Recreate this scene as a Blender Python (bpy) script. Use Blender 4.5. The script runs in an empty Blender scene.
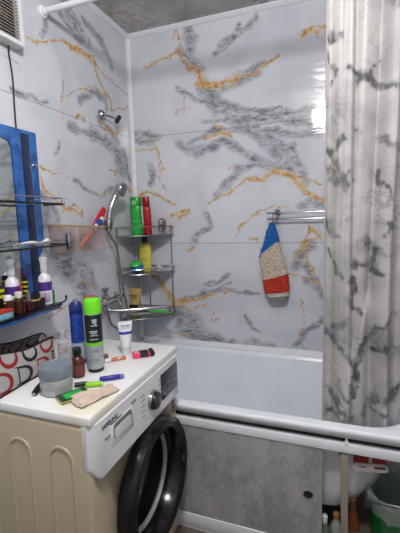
import bpy, bmesh, math, random
import numpy as np
from mathutils import Vector, Matrix, noise as mnoise
random.seed(7)
PI = math.pi
scene = bpy.context.scene
COL = scene.collection

# ------------------------------------------------------------------ colours and node helpers
def lin(c):
    c = c / 255.0
    return c / 12.92 if c <= 0.04045 else ((c + 0.055) / 1.055) ** 2.4
def rgb(r, g, b): return (lin(r), lin(g), lin(b), 1.0)

class NT:
    """small wrapper that adds nodes to a material"""
    def __init__(self, name):
        self.m = bpy.data.materials.new(name); self.m.use_nodes = True
        self.t = self.m.node_tree; self.b = self.t.nodes['Principled BSDF']
    def n(self, typ, **kw):
        nd = self.t.nodes.new(typ)
        for k, v in kw.items(): setattr(nd, k, v)
        return nd
    def put(self, sock, v):
        if isinstance(v, bpy.types.NodeSocket): self.t.links.new(v, sock)
        else: sock.default_value = v
    def math(self, op, a, b=0.0, c=0.0, clamp=False):
        nd = self.n('ShaderNodeMath', operation=op); nd.use_clamp = clamp
        self.put(nd.inputs[0], a); self.put(nd.inputs[1], b); self.put(nd.inputs[2], c)
        return nd.outputs[0]
    def step(self, x, lo, hi, a=0.0, b=1.0):
        nd = self.n('ShaderNodeMapRange', interpolation_type='SMOOTHSTEP')
        self.put(nd.inputs[0], x); self.put(nd.inputs[1], lo); self.put(nd.inputs[2], hi)
        self.put(nd.inputs[3], a); self.put(nd.inputs[4], b)
        return nd.outputs[0]
    def mix(self, f, a, b):
        nd = self.n('ShaderNodeMix', data_type='RGBA')
        self.put(nd.inputs[0], f); self.put(nd.inputs[6], a); self.put(nd.inputs[7], b)
        return nd.outputs[2]
    def coord(self, kind='Object'): return self.n('ShaderNodeTexCoord').outputs[kind]
    def mapping(self, vec, scale=(1, 1, 1), loc=(0, 0, 0), rot=(0, 0, 0)):
        nd = self.n('ShaderNodeMapping'); self.put(nd.inputs[0], vec)
        nd.inputs[1].default_value = loc; nd.inputs[2].default_value = rot; nd.inputs[3].default_value = scale
        return nd.outputs[0]
    def noise(self, vec, scale, detail=4, rough=0.55, dist=0.0):
        nd = self.n('ShaderNodeTexNoise'); self.put(nd.inputs['Vector'], vec)
        nd.inputs['Scale'].default_value = scale; nd.inputs['Detail'].default_value = detail
        nd.inputs['Roughness'].default_value = rough; nd.inputs['Distortion'].default_value = dist
        return nd.outputs['Fac']
    def attr(self, name): return self.n('ShaderNodeAttribute', attribute_name=name).outputs['Fac']
    def bump(self, h, strength=0.3, dist=0.002):
        nd = self.n('ShaderNodeBump'); self.put(nd.inputs['Height'], h)
        nd.inputs['Strength'].default_value = strength; nd.inputs['Distance'].default_value = dist
        self.t.links.new(nd.outputs[0], self.b.inputs['Normal'])
    def set(self, **kw):
        names = dict(color='Base Color', rough='Roughness', metal='Metallic', alpha='Alpha', trans='Transmission Weight',
                     ior='IOR', spec='Specular IOR Level', coat='Coat Weight', sub='Subsurface Weight')
        for k, v in kw.items(): self.put(self.b.inputs[names[k]], v)
        return self

def simple(name, c, rough=0.4, metal=0.0, var=0.06, bump=0.0, scale=30, **kw):
    """plain procedural material with a little colour and gloss variation"""
    t = NT(name); co = t.coord()
    f = t.noise(co, scale, 3)
    c2 = tuple(max(0.0, x * (1 - 2.2 * var)) for x in c[:3]) + (1.0,)
    t.set(color=t.mix(t.step(f, 0.35, 0.7), c, c2), metal=metal,
          rough=t.step(f, 0.2, 0.8, max(0.02, rough - 0.04), min(1, rough + 0.06)), **kw)
    if bump: t.bump(t.noise(co, scale * 6, 3), bump, 0.001)
    return t.m

def glassy(name, c, alpha=0.3, rough=0.08, **kw):
    t = NT(name); f = t.noise(t.coord(), 20, 2)
    t.set(color=c, rough=rough, alpha=t.step(f, 0.2, 0.8, alpha * 0.85, min(1, alpha * 1.15)), **kw)
    return t.m

# ------------------------------------------------------------------ mesh builder
class MB:
    def __init__(self): self.bm = bmesh.new()
    def box(self, x0, x1, y0, y1, z0, z1, bevel=0.0, seg=2, M=None):
        vs = [self.bm.verts.new((x, y, z)) for x in (x0, x1) for y in (y0, y1) for z in (z0, z1)]
        q = [(0,1,3,2),(4,6,7,5),(0,4,5,1),(2,3,7,6),(0,2,6,4),(1,5,7,3)]
        fs = [self.bm.faces.new([vs[i] for i in f]) for f in q]
        if bevel > 0:
            es = list({e for f in fs for e in f.edges})
            r = bmesh.ops.bevel(self.bm, geom=es, offset=bevel, segments=seg, affect='EDGES', profile=0.5)
            vs = list({v for f in r['faces'] for v in f.verts} | {v for v in vs if v.is_valid})
        if M is not None:
            for v in vs: v.co = M @ v.co
        return self
    def ring_surface(self, rings, cap0=True, cap1=True, closed=False):
        vr = [[self.bm.verts.new(p) for p in r] for r in rings]
        n = len(vr[0]); m = len(vr)
        for i in range(m if closed else m - 1):
            a, b = vr[i], vr[(i + 1) % m]
            for j in range(n):
                self.bm.faces.new((a[j], a[(j + 1) % n], b[(j + 1) % n], b[j]))
        if not closed:
            if cap0: self.bm.faces.new(vr[0][::-1])
            if cap1: self.bm.faces.new(vr[-1])
        return self
    def tube(self, pts, r, seg=10, closed=False, flat=1.0):
        pts = [Vector(p) for p in pts]; n = len(pts)
        rad = r if isinstance(r, (list, tuple)) else [r] * n
        rings = []; up = None
        for i in range(n):
            if closed: t = pts[(i + 1) % n] - pts[i - 1]
            else: t = pts[min(i + 1, n - 1)] - pts[max(i - 1, 0)]
            t.normalize()
            if up is None:
                up = Vector((0, 0, 1)) if abs(t.z) < 0.9 else Vector((1, 0, 0))
            u = up - t * up.dot(t)
            if u.length < 1e-6: u = t.orthogonal()
            u.normalize(); w = t.cross(u); up = u
            rings.append([pts[i] + (u * math.cos(a) * flat + w * math.sin(a)) * rad[i] for a in [2 * PI * k / seg for k in range(seg)]])
        return self.ring_surface(rings, closed=closed)
    def lathe(self, prof, M=None, seg=28, sx=1.0, sy=1.0, closed=False):
        rings = []
        for r, z in prof:
            r = max(r, 1e-4)
            ring = [Vector((r * sx * math.cos(a), r * sy * math.sin(a), z)) for a in [2 * PI * k / seg for k in range(seg)]]
            rings.append([M @ p for p in ring] if M is not None else ring)
        return self.ring_surface(rings, closed=closed)
    def prism(self, poly, d, M=None):
        """poly: 2-D outline in local x,y, extruded by d along z"""
        a = [Vector((x, y, 0)) for x, y in poly]; b = [Vector((x, y, d)) for x, y in poly]
        if M is not None: a = [M @ p for p in a]; b = [M @ p for p in b]
        return self.ring_surface([a, b])
    def ball(self, c, r, M=None, seg=20):
        rx, ry, rz = (r, r, r) if not isinstance(r, (tuple, list)) else r
        pr = [(math.sin(PI * k / 12), -math.cos(PI * k / 12)) for k in range(13)]
        T = Matrix.Translation(c) @ (M or Matrix()) @ Matrix.Diagonal((rx, ry, rz, 1))
        return self.lathe(pr, T, seg)
    def grid(self, P, nu, nv):
        vs = [[self.bm.verts.new(P(i / (nu - 1), j / (nv - 1))) for j in range(nv)] for i in range(nu)]
        for i in range(nu - 1):
            for j in range(nv - 1):
                self.bm.faces.new((vs[i][j], vs[i + 1][j], vs[i + 1][j + 1], vs[i][j + 1]))
        return self
    def build(self, name, m, parent=None, off=None, sharp=38, origin=None):
        if off is not None:
            for v in self.bm.verts: v.co -= Vector(off)
        if origin is not None:
            for v in self.bm.verts: v.co -= Vector(origin)
        bmesh.ops.recalc_face_normals(self.bm, faces=self.bm.faces)
        me = bpy.data.meshes.new(name); self.bm.to_mesh(me); self.bm.free()
        me.shade_smooth(); me.set_sharp_from_angle(angle=math.radians(sharp))
        me.materials.append(m)
        o = bpy.data.objects.new(name, me); COL.objects.link(o)
        if origin is not None: o.location = origin
        if parent is not None: o.parent = parent
        return o

def build_loose(mb, name, m, parent, off=None):
    """every loose piece of the builder becomes a part of its own"""
    mb.bm.verts.ensure_lookup_table(); seen = set()
    for v0 in list(mb.bm.verts):
        if v0 in seen: continue
        st = [v0]; isl = []; seen.add(v0)
        while st:
            v = st.pop(); isl.append(v)
            for e in v.link_edges:
                w = e.other_vert(v)
                if w not in seen: seen.add(w); st.append(w)
        p = MB(); mp = {v: p.bm.verts.new(v.co) for v in isl}
        for f in {f for v in isl for f in v.link_faces}: p.bm.faces.new([mp[v] for v in f.verts])
        p.build(name, m, parent, off=off)
    mb.bm.free()

def tag(o, label, cat, group=None):
    o['label'] = label; o['category'] = cat
    if group: o['group'] = group
    return o
def thing(name, label, cat, loc=(0, 0, 0), rot=(0, 0, 0), group=None):
    o = bpy.data.objects.new(name, None); COL.objects.link(o); o.empty_display_size = 0.05
    o.location = loc; o.rotation_euler = rot
    return tag(o, label, cat, group)
def struct(o): o['kind'] = 'structure'; return o
def R(ax, deg): return Matrix.Rotation(math.radians(deg), 4, ax)
def T(x, y, z): return Matrix.Translation((x, y, z))
def rrect(hx, hy, r, cx=0, cy=0, k=8, s=6):
    """rounded rectangle outline with a fixed vertex count"""
    pts = []
    for qx, qy, a0 in ((1, 1, 0), (-1, 1, 90), (-1, -1, 180), (1, -1, 270)):
        for i in range(k + 1):
            a = math.radians(a0 + 90 * i / k)
            pts.append((cx + qx * (hx - r) + r * math.cos(a), cy + qy * (hy - r) + r * math.sin(a)))
    out = []
    for i in range(len(pts)):
        out.append(pts[i]); j = (i + 1) % len(pts)
        if (i % (k + 1)) == k:
            for q in range(1, s):
                out.append((pts[i][0] + (pts[j][0] - pts[i][0]) * q / s, pts[i][1] + (pts[j][1] - pts[i][1]) * q / s))
    return out
def smooth_path(pts, n=8):
    """Catmull-Rom through the points"""
    P = [Vector(p) for p in pts]; P = [P[0] * 2 - P[1]] + P + [P[-1] * 2 - P[-2]]
    out = []
    for i in range(1, len(P) - 2):
        for k in range(n):
            t = k / n; a, b, c, d = P[i - 1], P[i], P[i + 1], P[i + 2]
            out.append(0.5 * ((2 * b) + (c - a) * t + (2 * a - 5 * b + 4 * c - d) * t * t + (3 * b - a - 3 * c + d) * t ** 3))
    out.append(P[-2]); return out

# ------------------------------------------------------------------ marble veins (print on the wall panels and the curtain)
BG = [(0.0059,[(0.114,2.287),(0.223,2.321),(0.333,2.346)]),(0.0072,[(0.333,2.346),(0.399,2.259),(0.448,2.235),(0.477,2.171)]),(0.0128,[(0.405,2.258),(0.46,2.217),(0.488,2.158),(0.536,2.125),(0.596,2.138),(0.689,2.156)]),(0.0143,[(0.452,2.153),(0.5,2.124),(0.56,2.132)]),(0.0068,[(0.689,2.156),(0.768,2.16),(0.845,2.204),(0.914,2.233)]),(0.0034,[(0.595,2.1),(0.654,2.119),(0.7,2.138)]),(0.009,[(1.027,2.303),(1.071,2.323),(1.111,2.307),(1.149,2.333)]),(0.0038,[(1.037,2.325),(1.096,2.343),(1.154,2.318)]),(0.0044,[(0.298,2.413),(0.319,2.479),(0.364,2.341)]),(0.0044,[(0.495,1.472),(0.632,1.53),(0.745,1.597)]),(0.0112,[(0.728,1.593),(0.785,1.6),(0.825,1.587),(0.875,1.627),(0.914,1.63)]),(0.0138,[(0.892,1.632),(0.947,1.612),(0.979,1.599),(1.027,1.548)]),(0.0108,[(1.016,1.559),(1.059,1.519),(1.111,1.479),(1.147,1.467)]),(0.0035,[(0.973,1.599),(1.09,1.571),(1.146,1.546)]),(0.0072,[(0.486,1.848),(0.554,1.858),(0.638,1.855)]),(0.0043,[(0.537,1.916),(0.608,1.869),(0.649,1.843)]),(0.0064,[(0.622,1.656),(0.658,1.676)]),(0.003,[(0.308,2.015),(0.366,2.031),(0.35,2.106),(0.312,2.139)]),(0.0031,[(0.019,1.82),(0.166,1.82),(0.19,1.746),(0.171,1.638)]),(0.0037,[(0.129,1.901),(0.179,1.807),(0.209,1.714),(0.185,1.625),(0.223,1.563)]),(0.0068,[(0.257,1.402),(0.325,1.424),(0.378,1.435),(0.364,1.411),(0.297,1.388)]),(0.0062,[(0.097,1.55),(0.18,1.522),(0.28,1.469)]),(0.0112,[(-0.051,1.481),(0.024,1.51),(0.083,1.557)]),(0.008,[(-0.044,1.602),(0.005,1.574)]),(0.0033,[(1.05,1.347),(1.093,1.302),(1.145,1.258)]),(0.0029,[(0.658,1.25),(0.701,1.337),(0.795,1.409),(0.892,1.44),(0.974,1.431)]),(0.0029,[(0.677,1.32),(0.749,1.388),(0.818,1.397)]),(0.006,[(1.056,1.247),(1.077,1.313),(1.124,1.291)]),(0.0129,[(0.1,1.02),(0.156,0.989),(0.196,0.938),(0.236,0.868),(0.277,0.85)]),(0.016,[(0.175,0.944),(0.222,0.887),(0.263,0.843),(0.332,0.866)]),(0.0078,[(0.319,0.859),(0.441,0.891),(0.52,0.913)]),(0.0036,[(0.52,0.913),(0.653,0.95)]),(0.0047,[(0.256,0.843),(0.358,0.816),(0.459,0.847)]),(0.0068,[(0.357,1.19),(0.398,1.215)]),(0.0072,[(0.759,1.249),(0.788,1.243)]),(0.0034,[(1.037,0.908),(1.054,0.804),(1.027,0.702),(1.061,0.616)]),(0.0042,[(1.067,1.181),(1.09,1.08),(1.106,1.013),(1.149,0.975)]),(0.007,[(1.062,1.125),(1.095,1.092)]),(0.0028,[(0.97,1.061),(1.03,1.056),(1.096,1.019)]),(0.0042,[(1.008,1.147),(1.035,1.192),(1.061,1.231)]),(0.0031,[(0.517,0.812),(0.502,0.735),(0.542,0.77)]),(0.0032,[(0.177,0.665),(0.269,0.645),(0.392,0.609),(0.519,0.595)]),(0.0029,[(0.793,1.074),(0.816,0.998),(0.862,0.97)]),(0.0055,[(1.024,1.231),(1.083,1.247),(1.145,1.258)]),(0.0067,[(1.04,1.192),(1.083,1.214)])]
BK = [(0.0144,[(0.399,2.443),(0.415,2.37),(0.388,2.31)]),(0.0087,[(0.334,2.357),(0.382,2.306),(0.466,2.227)]),(0.006,[(0.792,2.455),(0.742,2.4),(0.692,2.384),(0.623,2.355),(0.582,2.325)]),(0.0044,[(0.704,2.422),(0.634,2.332),(0.558,2.293)]),(0.0111,[(0.828,2.202),(0.756,2.156),(0.688,2.13),(0.607,2.109),(0.541,2.091)]),(0.0172,[(0.494,2.125),(0.535,2.07),(0.557,2.018)]),(0.0083,[(0.541,2.069),(0.657,1.995),(0.782,1.953),(0.946,1.929),(1.136,1.916)]),(0.0058,[(0.325,2.137),(0.412,2.086),(0.522,2.028),(0.668,1.94)]),(0.0056,[(0.581,2.004),(0.754,1.962),(0.919,1.963)]),(0.0111,[(0.651,1.942),(0.696,1.882),(0.793,1.845),(0.876,1.762),(0.946,1.671),(0.973,1.626)]),(0.0103,[(0.326,1.817),(0.428,1.773),(0.516,1.789),(0.601,1.82)]),(0.0099,[(0.601,1.82),(0.695,1.762),(0.78,1.7),(0.919,1.635)]),(0.0086,[(0.797,1.687),(0.728,1.665),(0.681,1.646),(0.621,1.588),(0.558,1.516)]),(0.0058,[(0.391,1.828),(0.548,1.887),(0.725,1.868)]),(0.0069,[(0.47,1.945),(0.609,1.935),(0.827,1.921),(1.025,1.883),(1.117,1.843)]),(0.0068,[(0.697,1.925),(0.821,1.869),(1.025,1.811),(1.137,1.81)]),(0.0082,[(0.854,1.844),(0.941,1.74),(1.021,1.649),(1.058,1.562)]),(0.0068,[(0.892,1.798),(0.978,1.758),(1.037,1.627)]),(0.0078,[(-0.004,1.914),(0.095,1.91),(0.182,1.877)]),(0.0062,[(0.001,1.877),(0.126,1.853),(0.175,1.866)]),(0.0062,[(0.12,1.721),(0.152,1.676),(0.114,1.599)]),(0.0192,[(0.276,0.818),(0.306,0.701),(0.393,0.649)]),(0.0158,[(0.289,0.805),(0.389,0.733),(0.434,0.646),(0.552,0.624)]),(0.0091,[(0.552,0.617),(0.654,0.607),(0.765,0.63),(0.891,0.617)]),(0.0079,[(0.305,0.675),(0.453,0.615),(0.679,0.584)]),(0.0048,[(0.52,0.945),(0.653,0.944),(0.792,0.937)]),(0.0062,[(0.333,0.873),(0.527,0.957),(0.623,0.991)]),(0.0112,[(1.008,1.113),(1.041,1.17),(1.083,1.214)]),(0.0084,[(1.063,1.114),(1.095,1.047),(1.128,0.969)]),(0.0084,[(1.058,1.023),(1.112,1.025),(1.15,0.942)]),(0.0058,[(0.817,1.191),(0.874,1.122)]),(0.0046,[(0.463,0.974),(0.623,1.04)]),(0.0045,[(0.712,0.793),(0.754,0.741),(0.802,0.701)]),(0.0082,[(1.028,1.44),(1.091,1.464),(1.148,1.435)]),(0.0057,[(1.011,0.641),(1.088,0.736),(1.152,0.81)]),(0.0063,[(0.118,1.691),(0.136,1.616)]),(0.0061,[(0.405,1.252),(0.504,1.341),(0.474,1.402)])]
LG = [(0.0033,[(-0.816,2.133),(-0.747,2.158),(-0.69,2.181),(-0.602,2.222)]),(0.0073,[(-0.602,2.222),(-0.535,2.227),(-0.439,2.233)]),(0.0115,[(-0.547,2.218),(-0.455,2.226),(-0.373,2.229),(-0.341,2.2)]),(0.0082,[(-0.364,2.232),(-0.344,2.174),(-0.295,2.119),(-0.224,2.061),(-0.21,1.999)]),(0.0034,[(-0.341,2.2),(-0.193,2.167),(-0.021,2.141)]),(0.003,[(-0.209,2.01),(-0.075,2.056),(-0.027,2.074)]),(0.0025,[(-0.641,1.864),(-0.631,1.956),(-0.508,2.024),(-0.37,2.09),(-0.262,2.077)]),(0.0063,[(-0.538,1.889),(-0.513,1.909),(-0.475,1.889)]),(0.002,[(-0.966,2.028),(-0.911,2.02),(-0.863,1.999)]),(0.0023,[(-0.963,2.054),(-0.925,2.059)]),(0.0062,[(-0.334,1.926),(-0.26,1.9),(-0.201,1.885)]),(0.0058,[(-0.301,1.881),(-0.18,1.884),(-0.087,1.937)]),(0.0048,[(-0.812,1.616),(-0.791,1.602),(-0.747,1.611)]),(0.0023,[(-0.747,1.611),(-0.683,1.599),(-0.599,1.594)]),(0.0066,[(-0.806,1.566),(-0.792,1.532),(-0.758,1.504)]),(0.0059,[(-0.769,1.516),(-0.729,1.483),(-0.685,1.452),(-0.616,1.439),(-0.541,1.42)]),(0.0037,[(-0.687,1.438),(-0.591,1.464),(-0.531,1.44),(-0.589,1.41)]),(0.0028,[(-0.376,1.518),(-0.298,1.538),(-0.167,1.587)]),(0.0058,[(-0.265,1.664),(-0.18,1.679)]),(0.0093,[(-0.1,1.58),(-0.042,1.559)]),(0.0036,[(-0.215,1.646),(-0.132,1.713),(-0.146,1.799)]),(0.0033,[(-0.832,0.945),(-0.765,0.965),(-0.708,0.985),(-0.667,0.961)]),(0.0026,[(-0.633,1.07),(-0.528,1.078),(-0.446,1.02)]),(0.0041,[(-0.549,0.879),(-0.483,0.933),(-0.34,0.93)]),(0.0057,[(-0.453,0.955),(-0.386,0.871),(-0.333,0.798)]),(0.0023,[(-0.947,0.867),(-0.827,0.874),(-0.693,0.857)]),(0.004,[(-1.027,1.49),(-0.978,1.512),(-0.927,1.523)])]
LK = [(0.0147,[(-0.556,2.395),(-0.524,2.362),(-0.476,2.32),(-0.408,2.297)]),(0.0072,[(-0.602,2.342),(-0.536,2.316),(-0.467,2.269)]),(0.0081,[(-0.422,2.391),(-0.306,2.364),(-0.238,2.311),(-0.184,2.256)]),(0.0044,[(-0.745,2.179),(-0.703,2.229),(-0.686,2.278)]),(0.0065,[(-0.497,1.985),(-0.392,2.049),(-0.303,2.049)]),(0.0069,[(-0.337,2.07),(-0.273,2.057),(-0.269,2.006)]),(0.0028,[(-0.608,2.044),(-0.629,1.97)]),(0.0078,[(-0.587,1.84),(-0.513,1.832),(-0.416,1.822),(-0.277,1.837)]),(0.0114,[(-0.413,1.848),(-0.288,1.819),(-0.191,1.78),(-0.132,1.713)]),(0.01,[(-0.344,1.83),(-0.23,1.807),(-0.127,1.767)]),(0.0035,[(-0.68,1.749),(-0.698,1.701)]),(0.015,[(-0.174,1.737),(-0.135,1.684),(-0.09,1.677)]),(0.0068,[(-0.1,1.806),(-0.074,1.721),(-0.048,1.62)]),(0.0039,[(-0.584,1.595),(-0.512,1.542),(-0.376,1.523)]),(0.0057,[(-0.377,1.513),(-0.276,1.557),(-0.145,1.589)]),(0.022,[(-0.768,1.238),(-0.686,1.191),(-0.617,1.143),(-0.555,1.056)]),(0.0173,[(-0.747,1.198),(-0.678,1.127),(-0.595,1.063),(-0.553,0.998)]),(0.0116,[(-0.811,1.304),(-0.748,1.245),(-0.655,1.207)]),(0.0105,[(-0.598,1.181),(-0.507,1.117),(-0.473,1.025)]),(0.011,[(-0.819,1.501),(-0.791,1.436),(-0.81,1.371)]),(0.0069,[(-0.763,1.459),(-0.719,1.392)]),(0.0042,[(-0.934,1.901),(-0.832,1.9),(-0.727,1.904)]),(0.0085,[(-0.352,1.922),(-0.262,1.889),(-0.163,1.842)])]  # first strokes, just below the curtain rod, draw its shadow as grey vein
CK = [(0.0087,[(1.243,1.865),(1.27,1.841),(1.309,1.829),(1.341,1.811),(1.403,1.79)]),(0.0052,[(1.257,1.816),(1.299,1.844),(1.333,1.878)]),(0.0054,[(1.172,1.93),(1.19,1.877),(1.183,1.84)]),(0.0073,[(1.194,1.616),(1.216,1.568),(1.241,1.512),(1.259,1.461)]),(0.0111,[(1.174,1.553),(1.202,1.536),(1.224,1.492)]),(0.0055,[(1.215,1.614),(1.228,1.648)]),(0.0053,[(1.343,1.534),(1.364,1.48),(1.392,1.416)]),(0.0087,[(1.353,1.636),(1.373,1.6),(1.411,1.59)]),(0.0045,[(1.267,1.686),(1.277,1.664),(1.287,1.684)]),(0.005,[(1.357,2.089),(1.37,2.049),(1.395,2.026)]),(0.0053,[(1.168,1.981),(1.184,1.995),(1.195,1.966)]),(0.0092,[(1.317,1.292),(1.352,1.248),(1.344,1.182),(1.38,1.168)]),(0.0074,[(1.272,1.188),(1.306,1.204),(1.347,1.182)]),(0.0057,[(1.186,1.267),(1.223,1.203),(1.238,1.142)]),(0.0075,[(1.284,1.135),(1.282,1.059),(1.298,0.99)]),(0.0068,[(1.199,0.923),(1.236,0.882),(1.273,0.83),(1.285,0.791)]),(0.0116,[(1.184,0.934),(1.213,0.945),(1.249,0.963)]),(0.0076,[(1.277,0.679),(1.289,0.763),(1.308,0.865),(1.341,0.908),(1.38,0.965),(1.432,1.01)]),(0.0079,[(1.203,0.681),(1.233,0.652),(1.256,0.605)]),(0.0059,[(1.224,0.734),(1.247,0.688),(1.27,0.666)]),(0.0057,[(1.348,0.669),(1.377,0.633),(1.412,0.614)]),(0.0095,[(1.396,0.676),(1.418,0.66),(1.443,0.699)]),(0.006,[(1.189,0.603),(1.242,0.586),(1.286,0.581)]),(0.0058,[(1.322,0.604),(1.356,0.654),(1.368,0.705)]),(0.0066,[(1.177,1.38),(1.206,1.316),(1.228,1.286)]),(0.0036,[(1.38,1.285),(1.394,1.338),(1.419,1.373)]),(0.0056,[(1.363,0.871),(1.396,0.893),(1.437,0.87)])]
CAMP = [369.17255, 0.34978, 0.12718, -0.02733, 1.20672, -2.12061, 1.37698]
def vnoise(x, y, s, seed):
    x = x * s; y = y * s; xi = np.floor(x).astype(np.int64); yi = np.floor(y).astype(np.int64)
    fx = x - xi; fy = y - yi; fx = fx * fx * (3 - 2 * fx); fy = fy * fy * (3 - 2 * fy)
    def h(a, b):
        n = (a * 374761393 + b * 668265263 + seed * 1442695041) & 0x7fffffff
        n = ((n ^ (n >> 13)) * 1274126177) & 0x7fffffff
        return ((n ^ (n >> 16)) & 0xffff) / 65535.0
    return (h(xi, yi) * (1 - fx) + h(xi + 1, yi) * fx) * (1 - fy) + (h(xi, yi + 1) * (1 - fx) + h(xi + 1, yi + 1) * fx) * fy - 0.5
def field(a, b, lines, warp, seed, fine=1.0):
    """0..1 closeness to the nearest vein, 2/3 at the vein's nominal half width"""
    u = a + warp * (vnoise(a, b, 22, seed) + fine * (0.6 * vnoise(a, b, 55, seed + 1) + .35 * vnoise(a, b, 120, seed + 5)))
    v = b + warp * (vnoise(a, b, 22, seed + 2) + fine * (0.6 * vnoise(a, b, 55, seed + 3) + .35 * vnoise(a, b, 120, seed + 6)))
    best = np.full(a.shape, 9.0)
    for w, pts in lines:
        for (x0, y0), (x1, y1) in zip(pts[:-1], pts[1:]):
            dx, dy = x1 - x0, y1 - y0; L = dx * dx + dy * dy + 1e-9
            t = np.clip(((u - x0) * dx + (v - y0) * dy) / L, 0, 1)
            d = np.hypot(u - x0 - t * dx, v - y0 - t * dy) / w
            np.minimum(best, d, out=best)
    return np.clip(1 - best / 3, 0, 1)
def add_attr(me, name, vals):
    at = me.attributes.new(name, 'FLOAT', 'POINT'); at.data.foreach_set('value', np.ascontiguousarray(vals, dtype=np.float32))
def plane_mesh(name, U, V, to3, m):
    A, B = np.meshgrid(U, V, indexing='ij'); nu, nv = len(U), len(V)
    verts = to3(A.ravel(), B.ravel())
    idx = np.arange(nu * nv).reshape(nu, nv)
    faces = np.stack([idx[:-1, :-1], idx[1:, :-1], idx[1:, 1:], idx[:-1, 1:]], -1).reshape(-1, 4)
    me = bpy.data.meshes.new(name); me.from_pydata(verts.tolist(), [], faces.tolist()); me.materials.append(m)
    o = bpy.data.objects.new(name, me); COL.objects.link(o)
    return o, A.ravel(), B.ravel()

def marble_wall(name, seam_axis):
    t = NT(name); co = t.coord()
    n1 = t.noise(co, 3.0, 4, 0.5, 0.6); n2 = t.noise(co, 45, 5, 0.65); n3 = t.noise(co, 130, 3)
    nf = t.noise(co, 14, 5, 0.6, 1.2)
    base = t.mix(t.step(n1, 0.35, 0.7), rgb(212, 214, 221), rgb(196, 199, 208))
    # soft grey veins: feathered smears, fine flow lines and a few dark cores
    k = t.attr('grey_vein')
    st = t.noise(t.mapping(co, (9, 9, 26), rot=(.5, .45, .5)), 1.0, 5, .6, 1.5)
    soft = t.math('MULTIPLY', t.step(k, 0.0, 0.75), t.step(st, .30, .60, .18, 1.0))
    c1 = t.mix(t.math('MULTIPLY', soft, 0.60), base, rgb(116, 119, 130))
    nf = t.noise(t.mapping(co, (1, 1, 1.7), rot=(.4, .5, .3)), 7.5, 5, .58, 1.8)
    for lv, wd, am in ((.5, .020, .62), (.42, .014, .5), (.57, .012, .5)):
        fl = t.math('ABSOLUTE', t.math('SUBTRACT', nf, lv))
        fl = t.math('MULTIPLY', t.step(fl, 0.0, wd, 1.0, 0.0), t.step(k, 0.05, 0.6))
        c1 = t.mix(t.math('MULTIPLY', fl, am), c1, rgb(78, 80, 90))
    kk = t.math('ADD', k, t.math('MULTIPLY', t.math('SUBTRACT', st, 0.5), 1.1))
    c1 = t.mix(t.math('MULTIPLY', t.step(kk, 0.80, 1.15), .55), c1, rgb(72, 74, 84))
    # gold veins: hairline, pale halo, ochre body, brown specks
    g = t.attr('gold_vein')
    gg = t.math('ADD', g, t.math('MULTIPLY', t.math('SUBTRACT', t.noise(co, 28, 5, 0.65), 0.5), 1.1))
    gf = t.step(gg, 0.60, 0.80)
    gc = t.mix(t.step(t.noise(co, 36, 4, .6), 0.38, 0.60), rgb(219, 190, 140), rgb(180, 129, 62))
    gc = t.mix(t.step(t.noise(co, 60, 4, 0.7), 0.54, 0.68), gc, rgb(128, 92, 54))
    c2 = t.mix(t.math('MULTIPLY', t.step(gg, 0.25, 0.65), 0.45), c1, rgb(206, 182, 136))
    gl = t.math('ABSOLUTE', t.math('SUBTRACT', t.noise(co, 9, 4, .55, 1.4), .5))
    gl = t.math('MULTIPLY', t.step(gl, 0.0, .012, 1.0, 0.0), t.step(g, 0.0, 0.25))
    c2 = t.mix(t.math('MULTIPLY', gl, .75), c2, rgb(172, 124, 58))
    c2 = t.mix(t.math('MULTIPLY', gf, 0.88), c2, gc)
    # joints between the panels
    sep = t.n('ShaderNodeSeparateXYZ'); t.put(sep.inputs[0], co)
    z = sep.outputs[2]; h = sep.outputs[seam_axis]
    j1 = t.math('LESS_THAN', t.math('ABSOLUTE', t.math('SUBTRACT', z, 1.232)), 0.0022)
    j2 = t.math('LESS_THAN', t.math('ABSOLUTE', t.math('SUBTRACT', z, 1.889)), 0.0022)
    ph = t.math('FRACT', t.math('DIVIDE', t.math('ADD', h, 0.02 + 7.0), 0.3325))
    sv = t.math('LESS_THAN', ph, 0.008)
    jm = t.math('ADD', t.math('MULTIPLY', t.math('MAXIMUM', j1, j2), 0.5), t.math('MULTIPLY', sv, 0.10), clamp=True)
    c3 = t.mix(jm, c2, rgb(105, 100, 96))
    t.set(color=c3, rough=0.055, spec=0.5)
    mp = t.mapping(co, (2.0, 2.0, 55))
    t.bump(t.math('ADD', t.noise(mp, 1.0, 2), t.math('MULTIPLY', jm, -0.1)), 0.5, 0.0016)
    return t.m

M_wb = marble_wall('marble_panel_back', 0); M_wl = marble_wall('marble_panel_left', 1)
H = 2.4927; XR = 1.95; YN = -2.9
U = np.concatenate([np.linspace(0, 1.32, 265), [1.5, 1.7, XR]]); V = np.concatenate([[0, .25, .5], np.linspace(.56, H, 388)])
wb, a, b = plane_mesh('wall_back', U, V, lambda A, B: np.stack([A, A * 0, B], 1), M_wb); struct(wb)
add_attr(wb.data, 'gold_vein', field(a, b, BG, .020, 3)); add_attr(wb.data, 'grey_vein', field(a, b, [(w_ * 1.4, p_) for w_, p_ in BK], .030, 11, .25))
U = np.concatenate([[YN, -2.2, -1.7], np.linspace(-1.4, 0, 281)]); V = np.concatenate([[0, .4], np.linspace(.7, H, 360)])
wl, a, b = plane_mesh('wall_left', U, V, lambda A, B: np.stack([A * 0, A, B], 1), M_wl); struct(wl)
add_attr(wl.data, 'gold_vein', field(a, b, LG, .018, 23)); add_attr(wl.data, 'grey_vein', field(a, b, [(w_ * 1.4, p_) for w_, p_ in LK], .028, 31, .25))

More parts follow.
